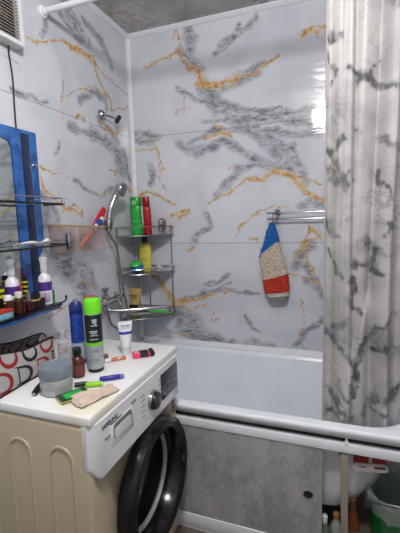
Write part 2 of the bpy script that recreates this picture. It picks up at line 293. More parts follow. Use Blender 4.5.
def marble_plain(name, c, dark, rough):
    t = NT(name); co = t.coord()
    r = t.math('ABSOLUTE', t.math('SUBTRACT', t.noise(co, 2.2, 6, 0.6, 1.0), 0.5))
    f = t.step(r, 0.0, 0.05, 0.75, 0.0)
    f = t.math('MULTIPLY', f, t.step(t.noise(co, 1.6, 3), 0.4, 0.65))
    base = t.mix(t.step(t.noise(co, 4, 4), 0.35, 0.7), c, dark)
    c2 = t.mix(f, base, rgb(95, 92, 95))
    gfac = t.math('MULTIPLY', t.step(t.math('ABSOLUTE', t.math('SUBTRACT', t.noise(co, 1.4, 6, 0.6, 1.5), 0.52)), 0.0, 0.012, 0.7, 0.0), 1.0)
    t.set(color=t.mix(gfac, c2, rgb(165, 135, 90)), rough=rough)
    return t.m
M_ceil = marble_plain('marble_panel_ceiling', rgb(194, 192, 190), rgb(160, 158, 157), 0.12)
M_side = marble_plain('marble_panel_side', rgb(205, 206, 210), rgb(185, 187, 192), 0.15)
struct(MB().box(-.02, XR + .02, YN, .02, H, H + .03).build('ceiling', M_ceil))
struct(MB().box(XR, XR + .03, YN, .02, 0, H).build('wall_right', M_side))
struct(MB().box(0, XR, YN - .03, YN, 0, H).build('wall_rear', M_side))
t = NT('floor_tile'); co = t.coord()
br = t.n('ShaderNodeTexBrick'); t.put(br.inputs['Vector'], co); br.offset = 0
br.inputs['Color1'].default_value = rgb(128, 112, 98); br.inputs['Color2'].default_value = rgb(118, 104, 92)
br.inputs['Mortar'].default_value = rgb(88, 82, 78); br.inputs['Scale'].default_value = 1.0
br.inputs['Mortar Size'].default_value = .003; br.inputs['Brick Width'].default_value = .3; br.inputs['Row Height'].default_value = .3
t.set(color=t.mix(t.math('MULTIPLY', t.noise(co, 18, 5), 0.4), br.outputs[0], rgb(90, 78, 70)), rough=.3)
struct(MB().box(0, XR, YN, 0, -.03, 0).build('floor', t.m))

M_pvc = simple('white_pvc', rgb(228, 231, 237), .35, var=.02)
M_white = simple('white_plastic', rgb(226, 227, 230), .3, var=.02)
M_chrome = simple('chrome', rgb(190, 190, 194), .14, 1.0, var=.05)
M_black = simple('black_plastic', rgb(22, 22, 24), .3, var=.05)
# corner and ceiling strips
struct(MB().prism([(0, 0), (.020, 0), (.020, .005), (.008, .010), (.005, .020), (0, .020)], H - .602, T(0, 0, .602) @ Matrix.Diagonal((1, -1, 1, 1))).build('trim_1', M_pvc))
struct(MB().prism([(0, 0), (.022, 0), (.022, .006), (.006, .022), (0, .022)], XR, T(0, 0, H) @ Matrix(((0, 0, 1, 0), (-1, 0, 0, 0), (0, -1, 0, 0), (0, 0, 0, 1)))).build('trim_2', M_pvc))
struct(MB().prism([(0, 0), (.022, 0), (.022, .006), (.006, .022), (0, .022)], -YN, T(0, 0, H) @ Matrix(((1, 0, 0, 0), (0, 0, -1, 0), (0, -1, 0, 0), (0, 0, 0, 1)))).build('trim_3', M_pvc))
struct(MB().prism([(0, 0), (.014, 0), (.012, .006), (.004, .028), (0, .03)], 1.55, T(0.02, 0, .5845) @ Matrix(((0, 0, 1, 0), (-1, 0, 0, 0), (0, 1, 0, 0), (0, 0, 0, 1)))).build('trim_4', M_pvc))

# ------------------------------------------------------------------ bathtub
t = NT('tub_acrylic'); co = t.coord()
t.set(color=t.mix(t.step(t.noise(co, 5, 3), .4, .7), rgb(236, 241, 248), rgb(230, 235, 243)), rough=.16)
M_tub = t.m
LT = 1.56
def loop(x0, x1, y0, y1, r, z): return [Vector((x, y, z)) for x, y in rrect((x1 - x0) / 2, (y1 - y0) / 2, r, (x0 + x1) / 2, (y0 + y1) / 2, 10, 8)]
tub = thing('bathtub', 'white acrylic bathtub along the marble back wall behind the grey sliding panel', 'bathtub', (LT / 2, -.365, 0))
m = MB()
m.ring_surface([loop(.004, LT, -.737, -.003, .012, .556), loop(.004, LT, -.737, -.003, .012, .5795), loop(.0055, LT - .003, -.7355, -.005, .014, .583),
    loop(.009, LT - .008, -.732, -.010, .02, .585), loop(.045, 1.512, -.699, -.036, .19, .585), loop(.049, 1.508, -.695, -.040, .19, .583), loop(.054, 1.50, -.690, -.048, .19, .572),
    loop(.075, 1.47, -.675, -.065, .18, .46), loop(.11, 1.41, -.65, -.09, .17, .28), loop(.15, 1.34, -.615, -.125, .16, .165), loop(.20, 1.26, -.57, -.17, .14, .122), loop(.28, 1.15, -.50, -.24, .1, .112)], cap0=False)
bowl = m.build('tub_shell', M_tub, tub, off=tub.location, sharp=22)
MB().box(.01, LT - .02, -.7165, -.704, .500, .566, .001).build('gap_shade_strip', simple('gap_shade_black', rgb(24, 24, 26), .6), tub, off=tub.location)  # added black strip, paints the gap under the rim as dark shade
md = bowl.modifiers.new('shell', 'SOLIDIFY'); md.thickness = .004; md.offset = 1
for x in (.3, 1.02):
    for y in (-.52, -.22):
        MB().tube([(x, y, 0), (x, y, .112)], .012).build('leg', M_chrome, tub, off=tub.location)
# slotted bracket bolted beneath the rim
m = MB(); Mx = T(1.350, -.706, .431) @ R('Y', -7) @ Matrix(((1, 0, 0, 0), (0, 0, 1, 0), (0, 1, 0, 0), (0, 0, 0, 1)))
outl = rrect(.063, .0160, .0158, k=6, s=2)
for cx in (-.034, .034):
    pass
def slotted(mb, M, d):
    half = []
    o = [Vector((x, y, 0)) for x, y in outl]
    bm = mb.bm
    holes = [rrect(0.020, .0056, .0048, cx, 0, 4, 2) for cx in (-.031, .033)]
    layers = []
    for zz in (0, d):
        es = []; rings = []
        for poly in [outl] + holes:
            vs = [bm.verts.new(M @ Vector((x, y, zz))) for x, y in poly]
            es += [bm.edges.new((vs[i], vs[(i + 1) % len(vs)])) for i in range(len(vs))]; rings.append(vs)
        bmesh.ops.triangle_fill(bm, edges=es, use_beauty=True); layers.append(rings)
    for ra, rb in zip(*layers):
        for i in range(len(ra)):
            j = (i + 1) % len(ra); bm.faces.new((ra[i], ra[j], rb[j], rb[i]))
slotted(m, Mx, .006)
m.box(1.345, 1.357, -.705, -.698, .45, .56)
m.build('slotted_bracket', simple('bracket_plastic', rgb(176, 172, 169), .45), tub, off=tub.location)
MB().box(1.292, 1.404, -.697, -.684, .423, .474, .003).box(1.292, 1.404, -.697, -.678, .474, .482, .002).build('plastic_tray', simple('red_plastic', rgb(140, 38, 34), .45), origin=(1.348, -.69, .423))
tag(bpy.data.objects['plastic_tray'], 'dark red plastic tray wedged under the tub rim above the slotted bracket', 'tray')

# ------------------------------------------------------------------ bath screen: two rails, a sliding panel, a post
t = NT('concrete_laminate'); co = t.coord()
mp = t.mapping(co, (3, 3, 1.2))
f = t.math('ADD', t.math('MULTIPLY', t.noise(mp, 3.0, 6, .65, .3), .6), t.math('MULTIPLY', t.noise(co, 30, 5, .7), .4))
c = t.mix(t.step(f, .35, .65), rgb(176, 175, 178), rgb(138, 137, 141))
c = t.mix(t.math('MULTIPLY', t.step(t.noise(mp, 9, 6, .75, 1.2), .56, .70), .55), c, rgb(92, 90, 92))
t.set(color=c, rough=.42); M_conc = t.m
scr = thing('bath_screen', 'grey concrete look sliding panel in white rails under the bathtub rim', 'bath screen', (.78, -.755, 0))
MB().box(.003, LT, -.742, -.710, .496, .530, .003).build('upper_rail', M_pvc, scr, off=scr.location)
MB().box(.003, LT, -.742, -.710, .020, .076, .003).box(.003, LT, -.736, -.716, .0, .022).build('lower_rail', M_pvc, scr, off=scr.location)
# panel with a finger hole
m = MB(); hole = [(1.129 + .0155 * math.cos(a), .291 + .0125 * math.sin(a)) for a in [2 * PI * k / 24 for k in range(24)]]
outer = [(.05, .07), (1.181, .07), (1.181, .503), (.05, .503)]
layers = []
for y in (-.737, -.729):
    es = []; rr = []
    for poly in (outer, hole):
        vs = [m.bm.verts.new((x, y, z)) for x, z in poly]; rr.append(vs)
        es += [m.bm.edges.new((vs[i], vs[(i + 1) % len(vs)])) for i in range(len(vs))]
    bmesh.ops.triangle_fill(m.bm, edges=es, use_beauty=True); layers.append(rr)
for ra, rb in zip(*layers):
    for i in range(len(ra)):
        j = (i + 1) % len(ra); m.bm.faces.new((ra[i], ra[j], rb[j], rb[i]))
m.build('sliding_panel', M_conc, scr, off=scr.location)
m = MB(); m.tube([(1.129 + .0165 * math.cos(a), -.7375, .291 + .0135 * math.sin(a)) for a in [2 * PI * k / 24 for k in range(24)]], .0025, 6, closed=True)
m.build('hole_rim', M_black, scr, off=scr.location); m = MB()
m.lathe([(.0165, -.736), (.0165, -.728), (.0, -.728)], T(1.129, 0, .291) @ Matrix(((1, 0, 0, 0), (0, 0, 1, 0), (0, .8, 0, 0), (0, 0, 0, 1))))
m.build('finger_hole', M_black, scr, off=scr.location)
m = MB(); m.box(-.0135, .0135, -.008, .008, -.22, .215, .002, M=T(1.262, -.725, .285) @ R('Y', -1.2)); m.build('post', simple('post_grey', rgb(150, 142, 132), .45), scr, off=scr.location)
MB().box(1.256, 1.272, -.742, -.722, .529, .536).box(1.260, 1.268, -.738, -.730, .53, .5595).build('clip', M_white, scr, off=scr.location)

# ------------------------------------------------------------------ washing machine
W0, W1 = -1.3423, -.7463; ZC = .818
M_beige = simple('beige_enamel', rgb(184, 172, 147), .32, var=.02, scale=4)
t = NT('washer_top'); co = t.coord()
d = t.n('ShaderNodeVectorMath', operation='DISTANCE'); t.put(d.inputs[0], co); d.inputs[1].default_value = (.235, -.225, .85)
st = t.math('ADD', d.outputs['Value'], t.math('MULTIPLY', t.math('SUBTRACT', t.noise(co, 18, 5), .5), .12))
t.set(color=t.mix(t.step(st, .05, .12, .55, 0.0), rgb(232, 232, 233), rgb(216, 205, 166)), rough=.28); M_top = t.m
wm = thing('washing_machine', 'white and beige front loading washing machine against the left wall', 'washing machine', (.3, -1.044, 0)); wo = wm.location
m = MB(); m.box(.01, .580, W0, W1, .02, ZC, .014, 3)
for x in (.06, .53):
    for y in (W0 + .05, W1 - .05): m.lathe([(.02, 0), (.02, .025)], T(x, y, 0), 12)
body = m.build('body', M_beige, wm, off=wo)
cut = MB().lathe([(.195, -.12), (.195, .05)], T(.578, -1.004, .420) @ R('Y', 90), 64).build('cut', M_beige, wm, off=wo)
md = body.modifiers.new('opening', 'BOOLEAN'); md.object = cut; md.operation = 'DIFFERENCE'; md.solver = 'EXACT'
bpy.context.view_layer.update()
me = bpy.data.meshes.new_from_object(body.evaluated_get(bpy.context.evaluated_depsgraph_get()))
body.modifiers.clear(); body.data = me; bpy.data.objects.remove(cut)
for yc in (.486, .333, .18, .06):       # pressed ridges on the near side
    w = .0385
    path = [(yc - w, W0 + .001, .06)] + [(yc - w, W0 + .001, .12 + .585 * k / 6) for k in range(7)] + [(yc - w * math.cos(a), W0 + .001, .705 + w * math.sin(a)) for a in [PI * k / 12 for k in range(1, 12)]] + [(yc + w, W0 + .001, .705 - .585 * k / 6) for k in range(7)] + [(yc + w, W0 + .001, .06)]
    MB().tube(path, .0058, 8).build('side_ridge', M_beige, wm, off=wo)
MB().box(.005, .592, W0 - .002, W1 + .002, ZC + .002, .85, .006, 3).build('top_cover', M_top, wm, off=wo)
# control panel: fascia wrapping round the near corner
prof = [(.0, .0), (.034, .004), (.040, .012), (.036, .175), (.0, .175)]
m = MB()
rings = []
ys = [W0 - .001, W0 + .004, W0 + .014, W0 + .03] + [W0 + .03 + (W1 - W0 - .06) * k / 10 for k in range(1, 10)] + [W1 - .03, W1 - .014, W1 - .004, W1 + .001]
for y in ys:
    e = min(y - W0, W1 - y); k = max(0.0, 1 - max(e, 0) / .03); s = 1 - .55 * k ** 2
    lowdrop = .042 * k ** 1.5 if y < -1.1 else 0.0
    rings.append([Vector((.562 + (px * s if px > 0 else 0), y, .645 + pz + (lowdrop if pz < .05 else 0))) for px, pz in prof])
m.ring_surface(rings); m.build('control_panel', M_white, wm, off=wo)
XP = .6015
pl = bpy.data.objects
MB().box(.598, .6035, -.925, -.776, .692, .796, .002).build('display', simple('display_grey', rgb(58, 62, 70), .12), wm, off=wo)
m = MB()
for k in range(4): m.box(.6033, .6042, -.91 + k * .033, -.89 + k * .033, .712, .72); m.box(.6033, .6042, -.91 + k * .033, -.888 + k * .033, .742, .747)
build_loose(m, 'display_mark', simple('mark_grey', rgb(120, 122, 130), .5), wm, off=wo)
Mk = T(XP - .002, -.998, .735) @ R('Y', 90)
dial = MB().lathe([(.036, 0), (.036, .010), (.034, .013)], Mk, 36).build('dial_ring', M_chrome, wm, off=wo)
MB().lathe([(.031, .008), (.031, .020), (.028, .024), (.010, .025), (.0, .025)], Mk, 36).box(-.003, .003, -.03, -.012, .022, .026, M=Mk).build('dial', M_black, wm, off=wo)
m = MB()
for s in (-1, 1):
    for k in range(6):
        z = .782 - k * .019; y = -.998 + s * .058
        m.box(XP - .003, XP - .0003, y - (.022 if s < 0 else 0), y + (0 if s < 0 else .016), z, z + .0035)
for k in range(5): m.box(XP - .003, XP - .0003, -1.06 + .0 * k, -1.035, .690 - k * .0048, .6922 - k * .0048)
build_loose(m, 'programme_mark', simple('print_grey', rgb(150, 152, 160), .5), wm, off=wo)
# drawer; a flat grey plate paints the shade inside the grip recess
m = MB(); m.box(.598, .6024, -1.262, -1.132, .712, .7845, .003); m.build('detergent_drawer', M_white, wm, off=wo)
MB().prism(rrect(.052, .024, .012, k=5, s=2), .0008, T(.6022, -1.198, .756) @ Matrix(((0, 0, 1, 0), (1, 0, 0, 0), (0, 1, 0, 0), (0, 0, 0, 1)))).build('recess_shade', simple('recess_shade_grey', rgb(120, 122, 124), .5), wm, off=wo)
MB().prism(rrect(.047, .0155, .010, k=5, s=2), .002, T(.6026, -1.199, .749) @ Matrix(((0, 0, 1, 0), (1, 0, 0, 0), (0, 1, 0, 0), (0, 0, 0, 1)))).build('drawer_grip', M_white, wm, off=wo)
m = MB(); m.box(XP - .003, XP + .0012, -1.292, -1.266, .757, .7595); m.box(XP - .003, XP + .0012, -1.262, -1.20, .7858, .7876); m.box(XP - .003, XP - .0002, -1.138, -1.130, .788, .796); m.box(XP - .003, XP - .0002, -1.122, -1.114, .788, .796)
build_loose(m, 'small_print', simple('print_dark', rgb(110, 112, 120), .5), wm, off=wo)
def lettering(txt, size, name, m, parent, M, depth=.0004, width=None):
    cu = bpy.data.curves.new(name, 'FONT'); cu.body = txt; cu.size = size; cu.extrude = depth; cu.offset = size * .007; cu.align_x = 'LEFT'
    tmp = bpy.data.objects.new(name, cu); COL.objects.link(tmp); bpy.context.view_layer.update()
    me = bpy.data.meshes.new_from_object(tmp.evaluated_get(bpy.context.evaluated_depsgraph_get())); bpy.data.objects.remove(tmp)
    if width:
        xs = [v.co.x for v in me.vertices]; k = width / (max(xs) - min(xs))
        for v in me.vertices: v.co.x *= k
    me.transform(M); me.materials.clear(); me.materials.append(m)
    o = bpy.data.objects.new(name, me); COL.objects.link(o); o.parent = parent; return o
lettering('SAMSUNG', .0185, 'logo_lettering', M_black, wm, T(-wo.x, -wo.y, -wo.z) @ T(.5988, -1.301, .7895) @ Matrix(((0, 0, 1, 0), (1, 0, 0, 0), (0, 1, 0, 0), (0, 0, 0, 1))), .0008, .080)
# door
DC = (-1.004, .420)
Md = T(.578, DC[0], DC[1]) @ R('Y', 90)
m = MB(); m.lathe([(.224, 0), (.231, .005), (.232, .034), (.227, .054), (.213, .064), (.196, .060), (.183, .045), (.176, -.030), (.188, -.034), (.193, -.03), (.193, -.001)], Md, 72, closed=True); m.build('door', simple('door_black', rgb(16, 16, 19), .16, var=.05), wm, off=wo)
MB().lathe([(.1778, -.012), (.1725, -.012), (.166, -.024), (.160, -.034), (.1765, -.036)], Md, 72, closed=True).build('chrome_ring', simple('door_trim_grey', rgb(172, 174, 180), .3, .1), wm, off=wo)
MB().lathe([(.162, -.022), (.150, -.030), (.135, -.050), (.10, -.062), (.05, -.068), (.0, -.069)], Md, 64).build('door_glass', simple('door_glass', rgb(14, 15, 17), .08, var=.02), wm, off=wo)
m = MB(); m.box(.6405, .6425, -.840, -.822, .40, .42, .001); m.build('door_mark', simple('mark_dim', rgb(60, 62, 66), .4), wm, off=wo)
m = MB(); m.box(.579, .5822, -.792, -.764, .572, .642, .0008); m.build('sticker', simple('sticker_dark', rgb(52, 52, 58), .35), wm, off=wo)
m = MB()
for k in range(3): m.box(.5818, .5828, -.786, -.770, .580 + k * .020, .591 + k * .020)
build_loose(m, 'sticker_print', simple('sticker_light', rgb(150, 150, 155), .4), wm, off=wo)
# ------------------------------------------------------------------ curtain and its rod
rod = thing('shower_curtain_rod', 'white shower curtain rod crossing just under the ceiling', 'curtain rod', (XR / 2, -.72, 2.287))
MB().tube([(.004, -.72, 2.287), (XR - .002, -.72, 2.287)], .0125, 16).build('pole', M_pvc, rod, off=rod.location)
for x0, s in ((.0, 1), (XR, -1)):
    MB().lathe([(.026, 0), (.026, .006), (.017, .012), (.0165, .022), (.013, .022)], T(x0, -.72, 2.287) @ R('Y', 90 * s), 20).build('wall_flange', M_pvc, rod, off=rod.location)
t = NT('curtain_cloth'); co = t.n('ShaderNodeAttribute', attribute_name='cloth_pos').outputs['Vector']
nn = t.noise(co, 24, 6, .70, .8); k = t.attr('grey_vein')
r1 = t.math('ABSOLUTE', t.math('SUBTRACT', t.noise(t.mapping(co, (1, 1, .75)), 5.0, 7, .62, 1.2), .5))
v1 = t.math('MULTIPLY', t.step(r1, 0.0, .03, 1.0, 0.0), t.step(t.noise(co, 4, 3), .42, .66))
kk = t.math('ADD', k, t.math('MULTIPLY', t.math('SUBTRACT', nn, .5), 1.15))
f = t.math('MAXIMUM', t.math('MULTIPLY', t.step(kk, .22, .85), t.step(t.noise(co, 11, 5, .62), .3, .62, .25, 1.0)), t.math('MULTIPLY', v1, .4))
base = t.mix(t.step(t.noise(co, 6, 5, .6), .36, .68), rgb(188, 185, 184), rgb(154, 152, 153))
base = t.mix(t.math('MULTIPLY', t.step(k, 0.0, .6), .3), base, rgb(150, 148, 150))
t.set(color=t.mix(t.math('MULTIPLY', f, .9), base, rgb(58, 57, 62)), rough=.5); M_cur = t.m
cur = thing('shower_curtain', 'grey and white marble print shower curtain hanging inside the bathtub', 'shower curtain', (1.4, -.66, 2.287))
X0, X1 = 1.168, 1.80
def cloth(x, z):
    q = (2.25 - z) / 1.75
    fold = .022 * math.sin((x - X0) * 46 + .7 * q + .8 * math.sin(q * 2.4) - .6) + .014 * math.sin((x - X0) * 81 - 1.2 * q + 1.0) + .004 * math.sin((x - X0) * 150 + 2.5 * q)
    amp = .75 + .5 * min(1, q)
    def crease(xc, d, w=.009, tail=.06, side=1):
        u = side * (x - xc) / w
        if u <= -1: return 0.0
        k_ = min(1, (u + 1) / 2); k_ = k_ * k_ * (3 - 2 * k_)
        return d * k_ * math.exp(-max(0, side * (x - xc)) / tail)
    lean = max(0, 1.12 - z)
    dia = crease(1.258 + .008 * math.sin(z * 2), .034, side=-1) + crease(1.347 - .012 * q - .22 * lean, .016 + .014 * min(1, lean * 3), .014) + crease(1.394 + .006 * q, .032, side=-1) + crease(1.219 - .004 * q, .016, side=-1)
    s = min(1, max(0, (x - 1.34) / .14)); s = s * s * (3 - 2 * s)
    return -.712 + .092 * min(1, max(0, q) * 1.3) + .055 * s * min(1, q) + fold * .7 * amp * (1 - .25 * s) - dia
nx, nz = 260, 120
verts = []; cp = []
for i in range(nx):
    x = X0 + (X1 - X0) * i / (nx - 1)
    zb = .44 if x < 1.42 else (.44 + (.63 - .44) * min(1, (x - 1.42) / .03))
    for j in range(nz):
        z = 2.268 - (2.268 - zb) * j / (nz - 1)
        xx = x + .006 * math.sin(z * 3.1 + 1) * min(1, (2.268 - z)) * min(1, i / 20) + .004 + (.004 * (2.2 - z))
        verts.append((xx, cloth(x, z), z)); cp.append((x + .006 * (2.2 - z), 0, z))
idx = np.arange(nx * nz).reshape(nx, nz)
fc = np.stack([idx[:-1, :-1], idx[1:, :-1], idx[1:, 1:], idx[:-1, 1:]], -1).reshape(-1, 4)
me = bpy.data.meshes.new('curtain_cloth'); me.from_pydata([tuple(Vector(v) - cur.location) for v in verts], [], fc.tolist())
me.materials.append(M_cur); me.shade_smooth()
cpa = np.array(cp); add_attr(me, 'grey_vein', field(cpa[:, 0], cpa[:, 2], CK, .032, 41))
at = me.attributes.new('cloth_pos', 'FLOAT_VECTOR', 'POINT'); at.data.foreach_set('vector', cpa.astype(np.float32).ravel())
o = bpy.data.objects.new('cloth', me); COL.objects.link(o); o.parent = cur
md = o.modifiers.new('thick', 'SOLIDIFY'); md.thickness = .0016
# plain hem strip down the free edge
m = MB(); hem = [Vector(verts[j]) + Vector((-.002, -.001, 0)) for j in range(0, nz)]
m.tube(hem, .0045, 8, flat=.6); m.build('hem', simple('hem_cloth', rgb(182, 176, 168), .45), cur, off=cur.location)
for k in range(7):
    x = 1.20 + k * .09
    MB().tube([(x, -.72 + .0245 * math.cos(a), 2.283 + .0245 * math.sin(a)) for a in [2 * PI * q / 20 for q in range(20)]], .0022, 6, closed=True).build('ring', M_white, cur, off=cur.location)

# ------------------------------------------------------------------ towel rail and knitted wash mitt
tr = thing('towel_rail', 'chrome double towel rail on the back wall beside the curtain', 'towel rail', (.905, 0, 1.39))
for z in (1.400, 1.366): MB().tube([(.853, -.055 if z > 1.38 else -.04, z), (1.42, -.055 if z > 1.38 else -.04, z)], .0052, 10).build('bar', M_chrome, tr, off=tr.location)
for x in (.905, 1.38):
    m = MB(); m.lathe([(.020, 0), (.020, .008), (.012, .016), (.010, .055), (.013, .060), (.0, .068)], T(x, 0, 1.402) @ R('X', 90), 20); m.box(x - .006, x + .006, -.052, -.030, 1.358, 1.402, .003)
    m.build('bracket', M_chrome, tr, off=tr.location)
MB().tube([(.888, -.055, 1.402), (.888, -.063, 1.385), (.886, -.06, 1.358), (.884, -.052, 1.346), (.883, -.045, 1.356)], .0025, 8).build('hook', M_chrome, tr, off=tr.location)
def knit(name, c, c2):
    t = NT(name); co = t.coord()
    v = t.n('ShaderNodeTexVoronoi'); t.put(v.inputs['Vector'], t.mapping(co, (1, 1, 1.3))); v.inputs['Scale'].default_value = 130
    t.set(color=t.mix(t.step(v.outputs['Distance'], .2, .75), c, c2), rough=.9); t.bump(t.math('MULTIPLY', v.outputs['Distance'], -1), .8, .006); return t.m
def loft(rows, th, y, n=14, seg=36, bump=.0022, cell=.012):
    rings = []
    for i in range(len(rows) - 1):
        (l0, r0), (l1, r1) = rows[i], rows[i + 1]
        for k in range(n if i < len(rows) - 2 else n + 1):
            f = k / n
            l = Vector((l0[0] + (l1[0] - l0[0]) * f, 0, l0[1] + (l1[1] - l0[1]) * f)); r = Vector((r0[0] + (r1[0] - r0[0]) * f, 0, r0[1] + (r1[1] - r0[1]) * f))
            ring = []
            for s in range(seg):
                a = 2 * PI * s / seg; c, sn = math.cos(a), math.sin(a)
                p = (l + r) / 2 + (r - l) / 2 * (abs(c) ** .8 * (1 if c > 0 else -1)) + Vector((0, y - th / 2 * sn, 0))
                b = bump * mnoise.noise(p / cell) * 2
                ring.append(p + ((r - l).normalized() * c + Vector((0, -sn, 0))) * b)
            rings.append(ring)
    return MB().ring_surface(rings)
mi = thing('knitted_wash_mitt', 'blue, cream and red knitted wash mitt hanging from the chrome rail', 'wash mitt', (.885, -.05, 1.346))
loft([((.874, 1.350), (.892, 1.350)), ((.849, 1.297), (.910, 1.301)), ((.835, 1.235), (.919, 1.275)), ((.806, 1.148), (.925, 1.243))], .036, -.05).build('blue_top', knit('blue_yarn', rgb(30, 120, 200), rgb(14, 72, 140)), mi, off=mi.location)
loft([((.814, 1.165), (.919, 1.250)), ((.815, 1.12), (.945, 1.16)), ((.827, 1.05), (.965, 1.085)), ((.834, 1.014), (.971, 1.052))], .044, -.05).build('cream_middle', knit('cream_yarn', rgb(226, 212, 196), rgb(178, 160, 142)), mi, off=mi.location)
loft([((.830, 1.024), (.973, 1.064)), ((.834, .985), (.977, 1.005)), ((.842, .948), (.977, .965))], .046, -.05).build('red_band', knit('red_yarn', rgb(222, 72, 48), rgb(158, 36, 24)), mi, off=mi.location)
loft([((.847, .955), (.974, .97)), ((.856, .925), (.974, .94))], .034, -.05, n=8).build('cream_edge', knit('cream_edge_yarn', rgb(222, 214, 204), rgb(176, 166, 156)), mi, off=mi.location)
loft([((.866, .930), (.965, .941)), ((.868, .900), (.966, .913))], .022, -.05, n=8, bump=.0006).build('grey_tab', simple('grey_webbing', rgb(128, 126, 120), .6), mi, off=mi.location)

# ------------------------------------------------------------------ corner rack
cr = thing('corner_rack', 'three tier chrome corner rack where the two marble walls meet', 'corner rack', (.13, -.13, .79))
RA = .265
def arc(z, r=RA, n=20, a0=2.5, a1=87.5): return [(r * math.sin(math.radians(a0 + (a1 - a0) * k / n)), -r * math.cos(math.radians(a0 + (a1 - a0) * k / n)), z) for k in range(n + 1)]
TI = ((1.290, .052), (1.062, .030), (.795, .034))
for zf, hr in TI:
    m = MB()
    m.tube(smooth_path([(.012, -.262, zf + hr)] + arc(zf + hr, n=8) + [(.262, -.012, zf + hr)], 4), .0030, 8)
    m.tube([(.012, -.012, zf + hr), (.012, -.262, zf + hr)], .0028, 8).tube([(.012, -.012, zf + hr), (.262, -.012, zf + hr)], .0028, 8)
    for k in (0, 4, 8, 12, 16, 20):
        p = arc(0)[k]; m.tube([(p[0], p[1], zf), (p[0], p[1], zf + hr)], .0018, 6)
    m.build('guard_wire', M_chrome, cr, off=cr.location)
    m = MB(); o_ = [(.012, -.012)] + [(q[0], q[1]) for q in arc(0, RA - .002)]
    m.prism(o_, .003, T(0, 0, zf - .003))
    m.tube(arc(zf), .0045, 8)
    m.build('tier_plate', simple('brushed_steel', rgb(150, 150, 152), .3, 1.0), cr, off=cr.location)
for (x, y, z0, z1) in ((.014, -.252, .76, 1.345), (.252, -.014, .76, 1.345), (.014, -.014, .76, 1.345), (.181, -.187, .795, 1.062)):
    MB().tube([(x, y, z0), (x, y, z1)], .0042, 10).build('pole', M_chrome, cr, off=cr.location)

def bottle(name, label, cat, loc, parts, rot=(0, 0, 0), group=None, sx=1, sy=1):
    """parts: (part name, material, profile[(r,z)...]) stacked on one axis"""
    g = thing(name, label, cat, loc, rot, group)
    for pn, mm, prof in parts: MB().lathe(prof, None, 28, sx, sy).build(pn, mm, g)
    return g
def cyl(r, z0, z1, e=.002): return [(r - e, z0), (r, z0 + e), (r, z1 - e), (r - e, z1)]
RACK = 'toiletries on the corner rack'
g = bottle('shampoo_bottle', 'tall green shampoo bottle on the top tier of the corner rack', 'bottle', (.075, -.12, 1.291),
    [('body', simple('green_bottle', rgb(34, 172, 66), .25), [(.030, 0), (.036, .006), (.036, .06), (.034, .10), (.036, .14), (.036, .172), (.034, .176)]),
     ('cap', simple('green_cap', rgb(28, 150, 52), .3), [(.035, .177), (.036, .18), (.036, .224), (.033, .229), (0, .23)]),
     ('label_band', simple('pale_green_print', rgb(120, 205, 120), .4), cyl(.0366, .085, .088, .0002))], group=RACK, sy=.8)
MB().prism(rrect(.016, .013, .005, k=4, s=2), .0012, T(.004, -.0295, .195) @ R('X', 90)).build('emblem', simple('pale_green_mark', rgb(130, 210, 120), .4), g)
g = bottle('shampoo_bottle', 'dark red bottle with white side strip next to the green shampoo bottle', 'bottle', (.142, -.105, 1.291),
    [('body', simple('red_bottle', rgb(172, 26, 36), .25), [(.022, 0), (.026, .006), (.027, .15), (.025, .165), (.022, .17)]),
     ('cap', simple('red_cap', rgb(150, 20, 30), .3), [(.021, .171), (.0235, .174), (.0235, .226), (.021, .23), (0, .231)])], rot=(0, math.radians(-2), 0), group=RACK, sy=.8)
MB().box(-.0262, -.0195, -.016, -.008, .06, .175, .003).build('white_strip', M_white, g)
g = bottle('shampoo_bottle', 'yellow upright bottle with black cap on the middle tier of the rack', 'bottle', (.098, -.075, 1.0625),
    [('body', simple('yellow_bottle', rgb(222, 208, 92), .3), [(.034, 0), (.040, .006), (.041, .10), (.041, .155), (.034, .172), (.016, .178)]),
     ('cap', M_black, [(.017, .178), (.019, .18), (.019, .215), (.016, .218), (0, .218)])], group=RACK, sy=.55)
m = MB()
for z, w in ((.13, .016), (.12, .02), (.085, .014), (.075, .018), (.065, .012)): m.box(-w, w, -.0236, -.022, z, z + .003)
build_loose(m, 'small_print', simple('olive_print', rgb(150, 136, 60), .5), g)
g = thing('round_jar', 'round jar with blue base and green top on the middle tier', 'jar', (.088, -.165, 1.0625), group=RACK)
MB().ball((0, 0, .038), (.040, .040, .038)).build('body', simple('blue_gloss', rgb(40, 122, 180), .18), g)
m = MB(); pr = [(.0405 * math.sin(a), .040 - .0385 * math.cos(a)) for a in [PI * (.62 + .38 * k / 8) for k in range(9)]]; m.lathe(pr, T(0, -.004, .002) @ R('X', 14)); m.build('lid', simple('green_gloss', rgb(64, 190, 76), .25), g)
MB().lathe([(.012, 0), (.012, .004), (.008, .007), (0, .007)], T(0, -.02, .073) @ R('X', 24), 12).build('knob', simple('dark_green', rgb(20, 110, 50), .3), g)
g = thing('soap_ball', 'small translucent white ball right of the yellow bottle', 'soap', (.20, -.09, 1.0625), group=RACK)
MB().ball((0, 0, .02), .02).build('ball', glassy('frosted', rgb(226, 226, 226), .75, .35), g)
MB().lathe([(.009, .0), (.009, .006), (0, .006)], T(0, -.012, .034) @ R('X', 20), 12).build('cap', M_white, g)
def squeeze_tube(g, w, h, m_body, capm, caph, capr):
    rings = []
    for k in range(13):
        f = k / 12; z = caph + f * (h - caph); rx = capr * (1 - f) + w * f; ry = capr * (1 - f) ** .8 + .002
        rings.append([Vector((rx * math.cos(a), ry * math.sin(a), z)) for a in [2 * PI * q / 24 for q in range(24)]])
    MB().ring_surface(rings).build('body', m_body, g)
    MB().lathe(cyl(capr * .92, 0, caph), None, 24).build('cap', capm, g)
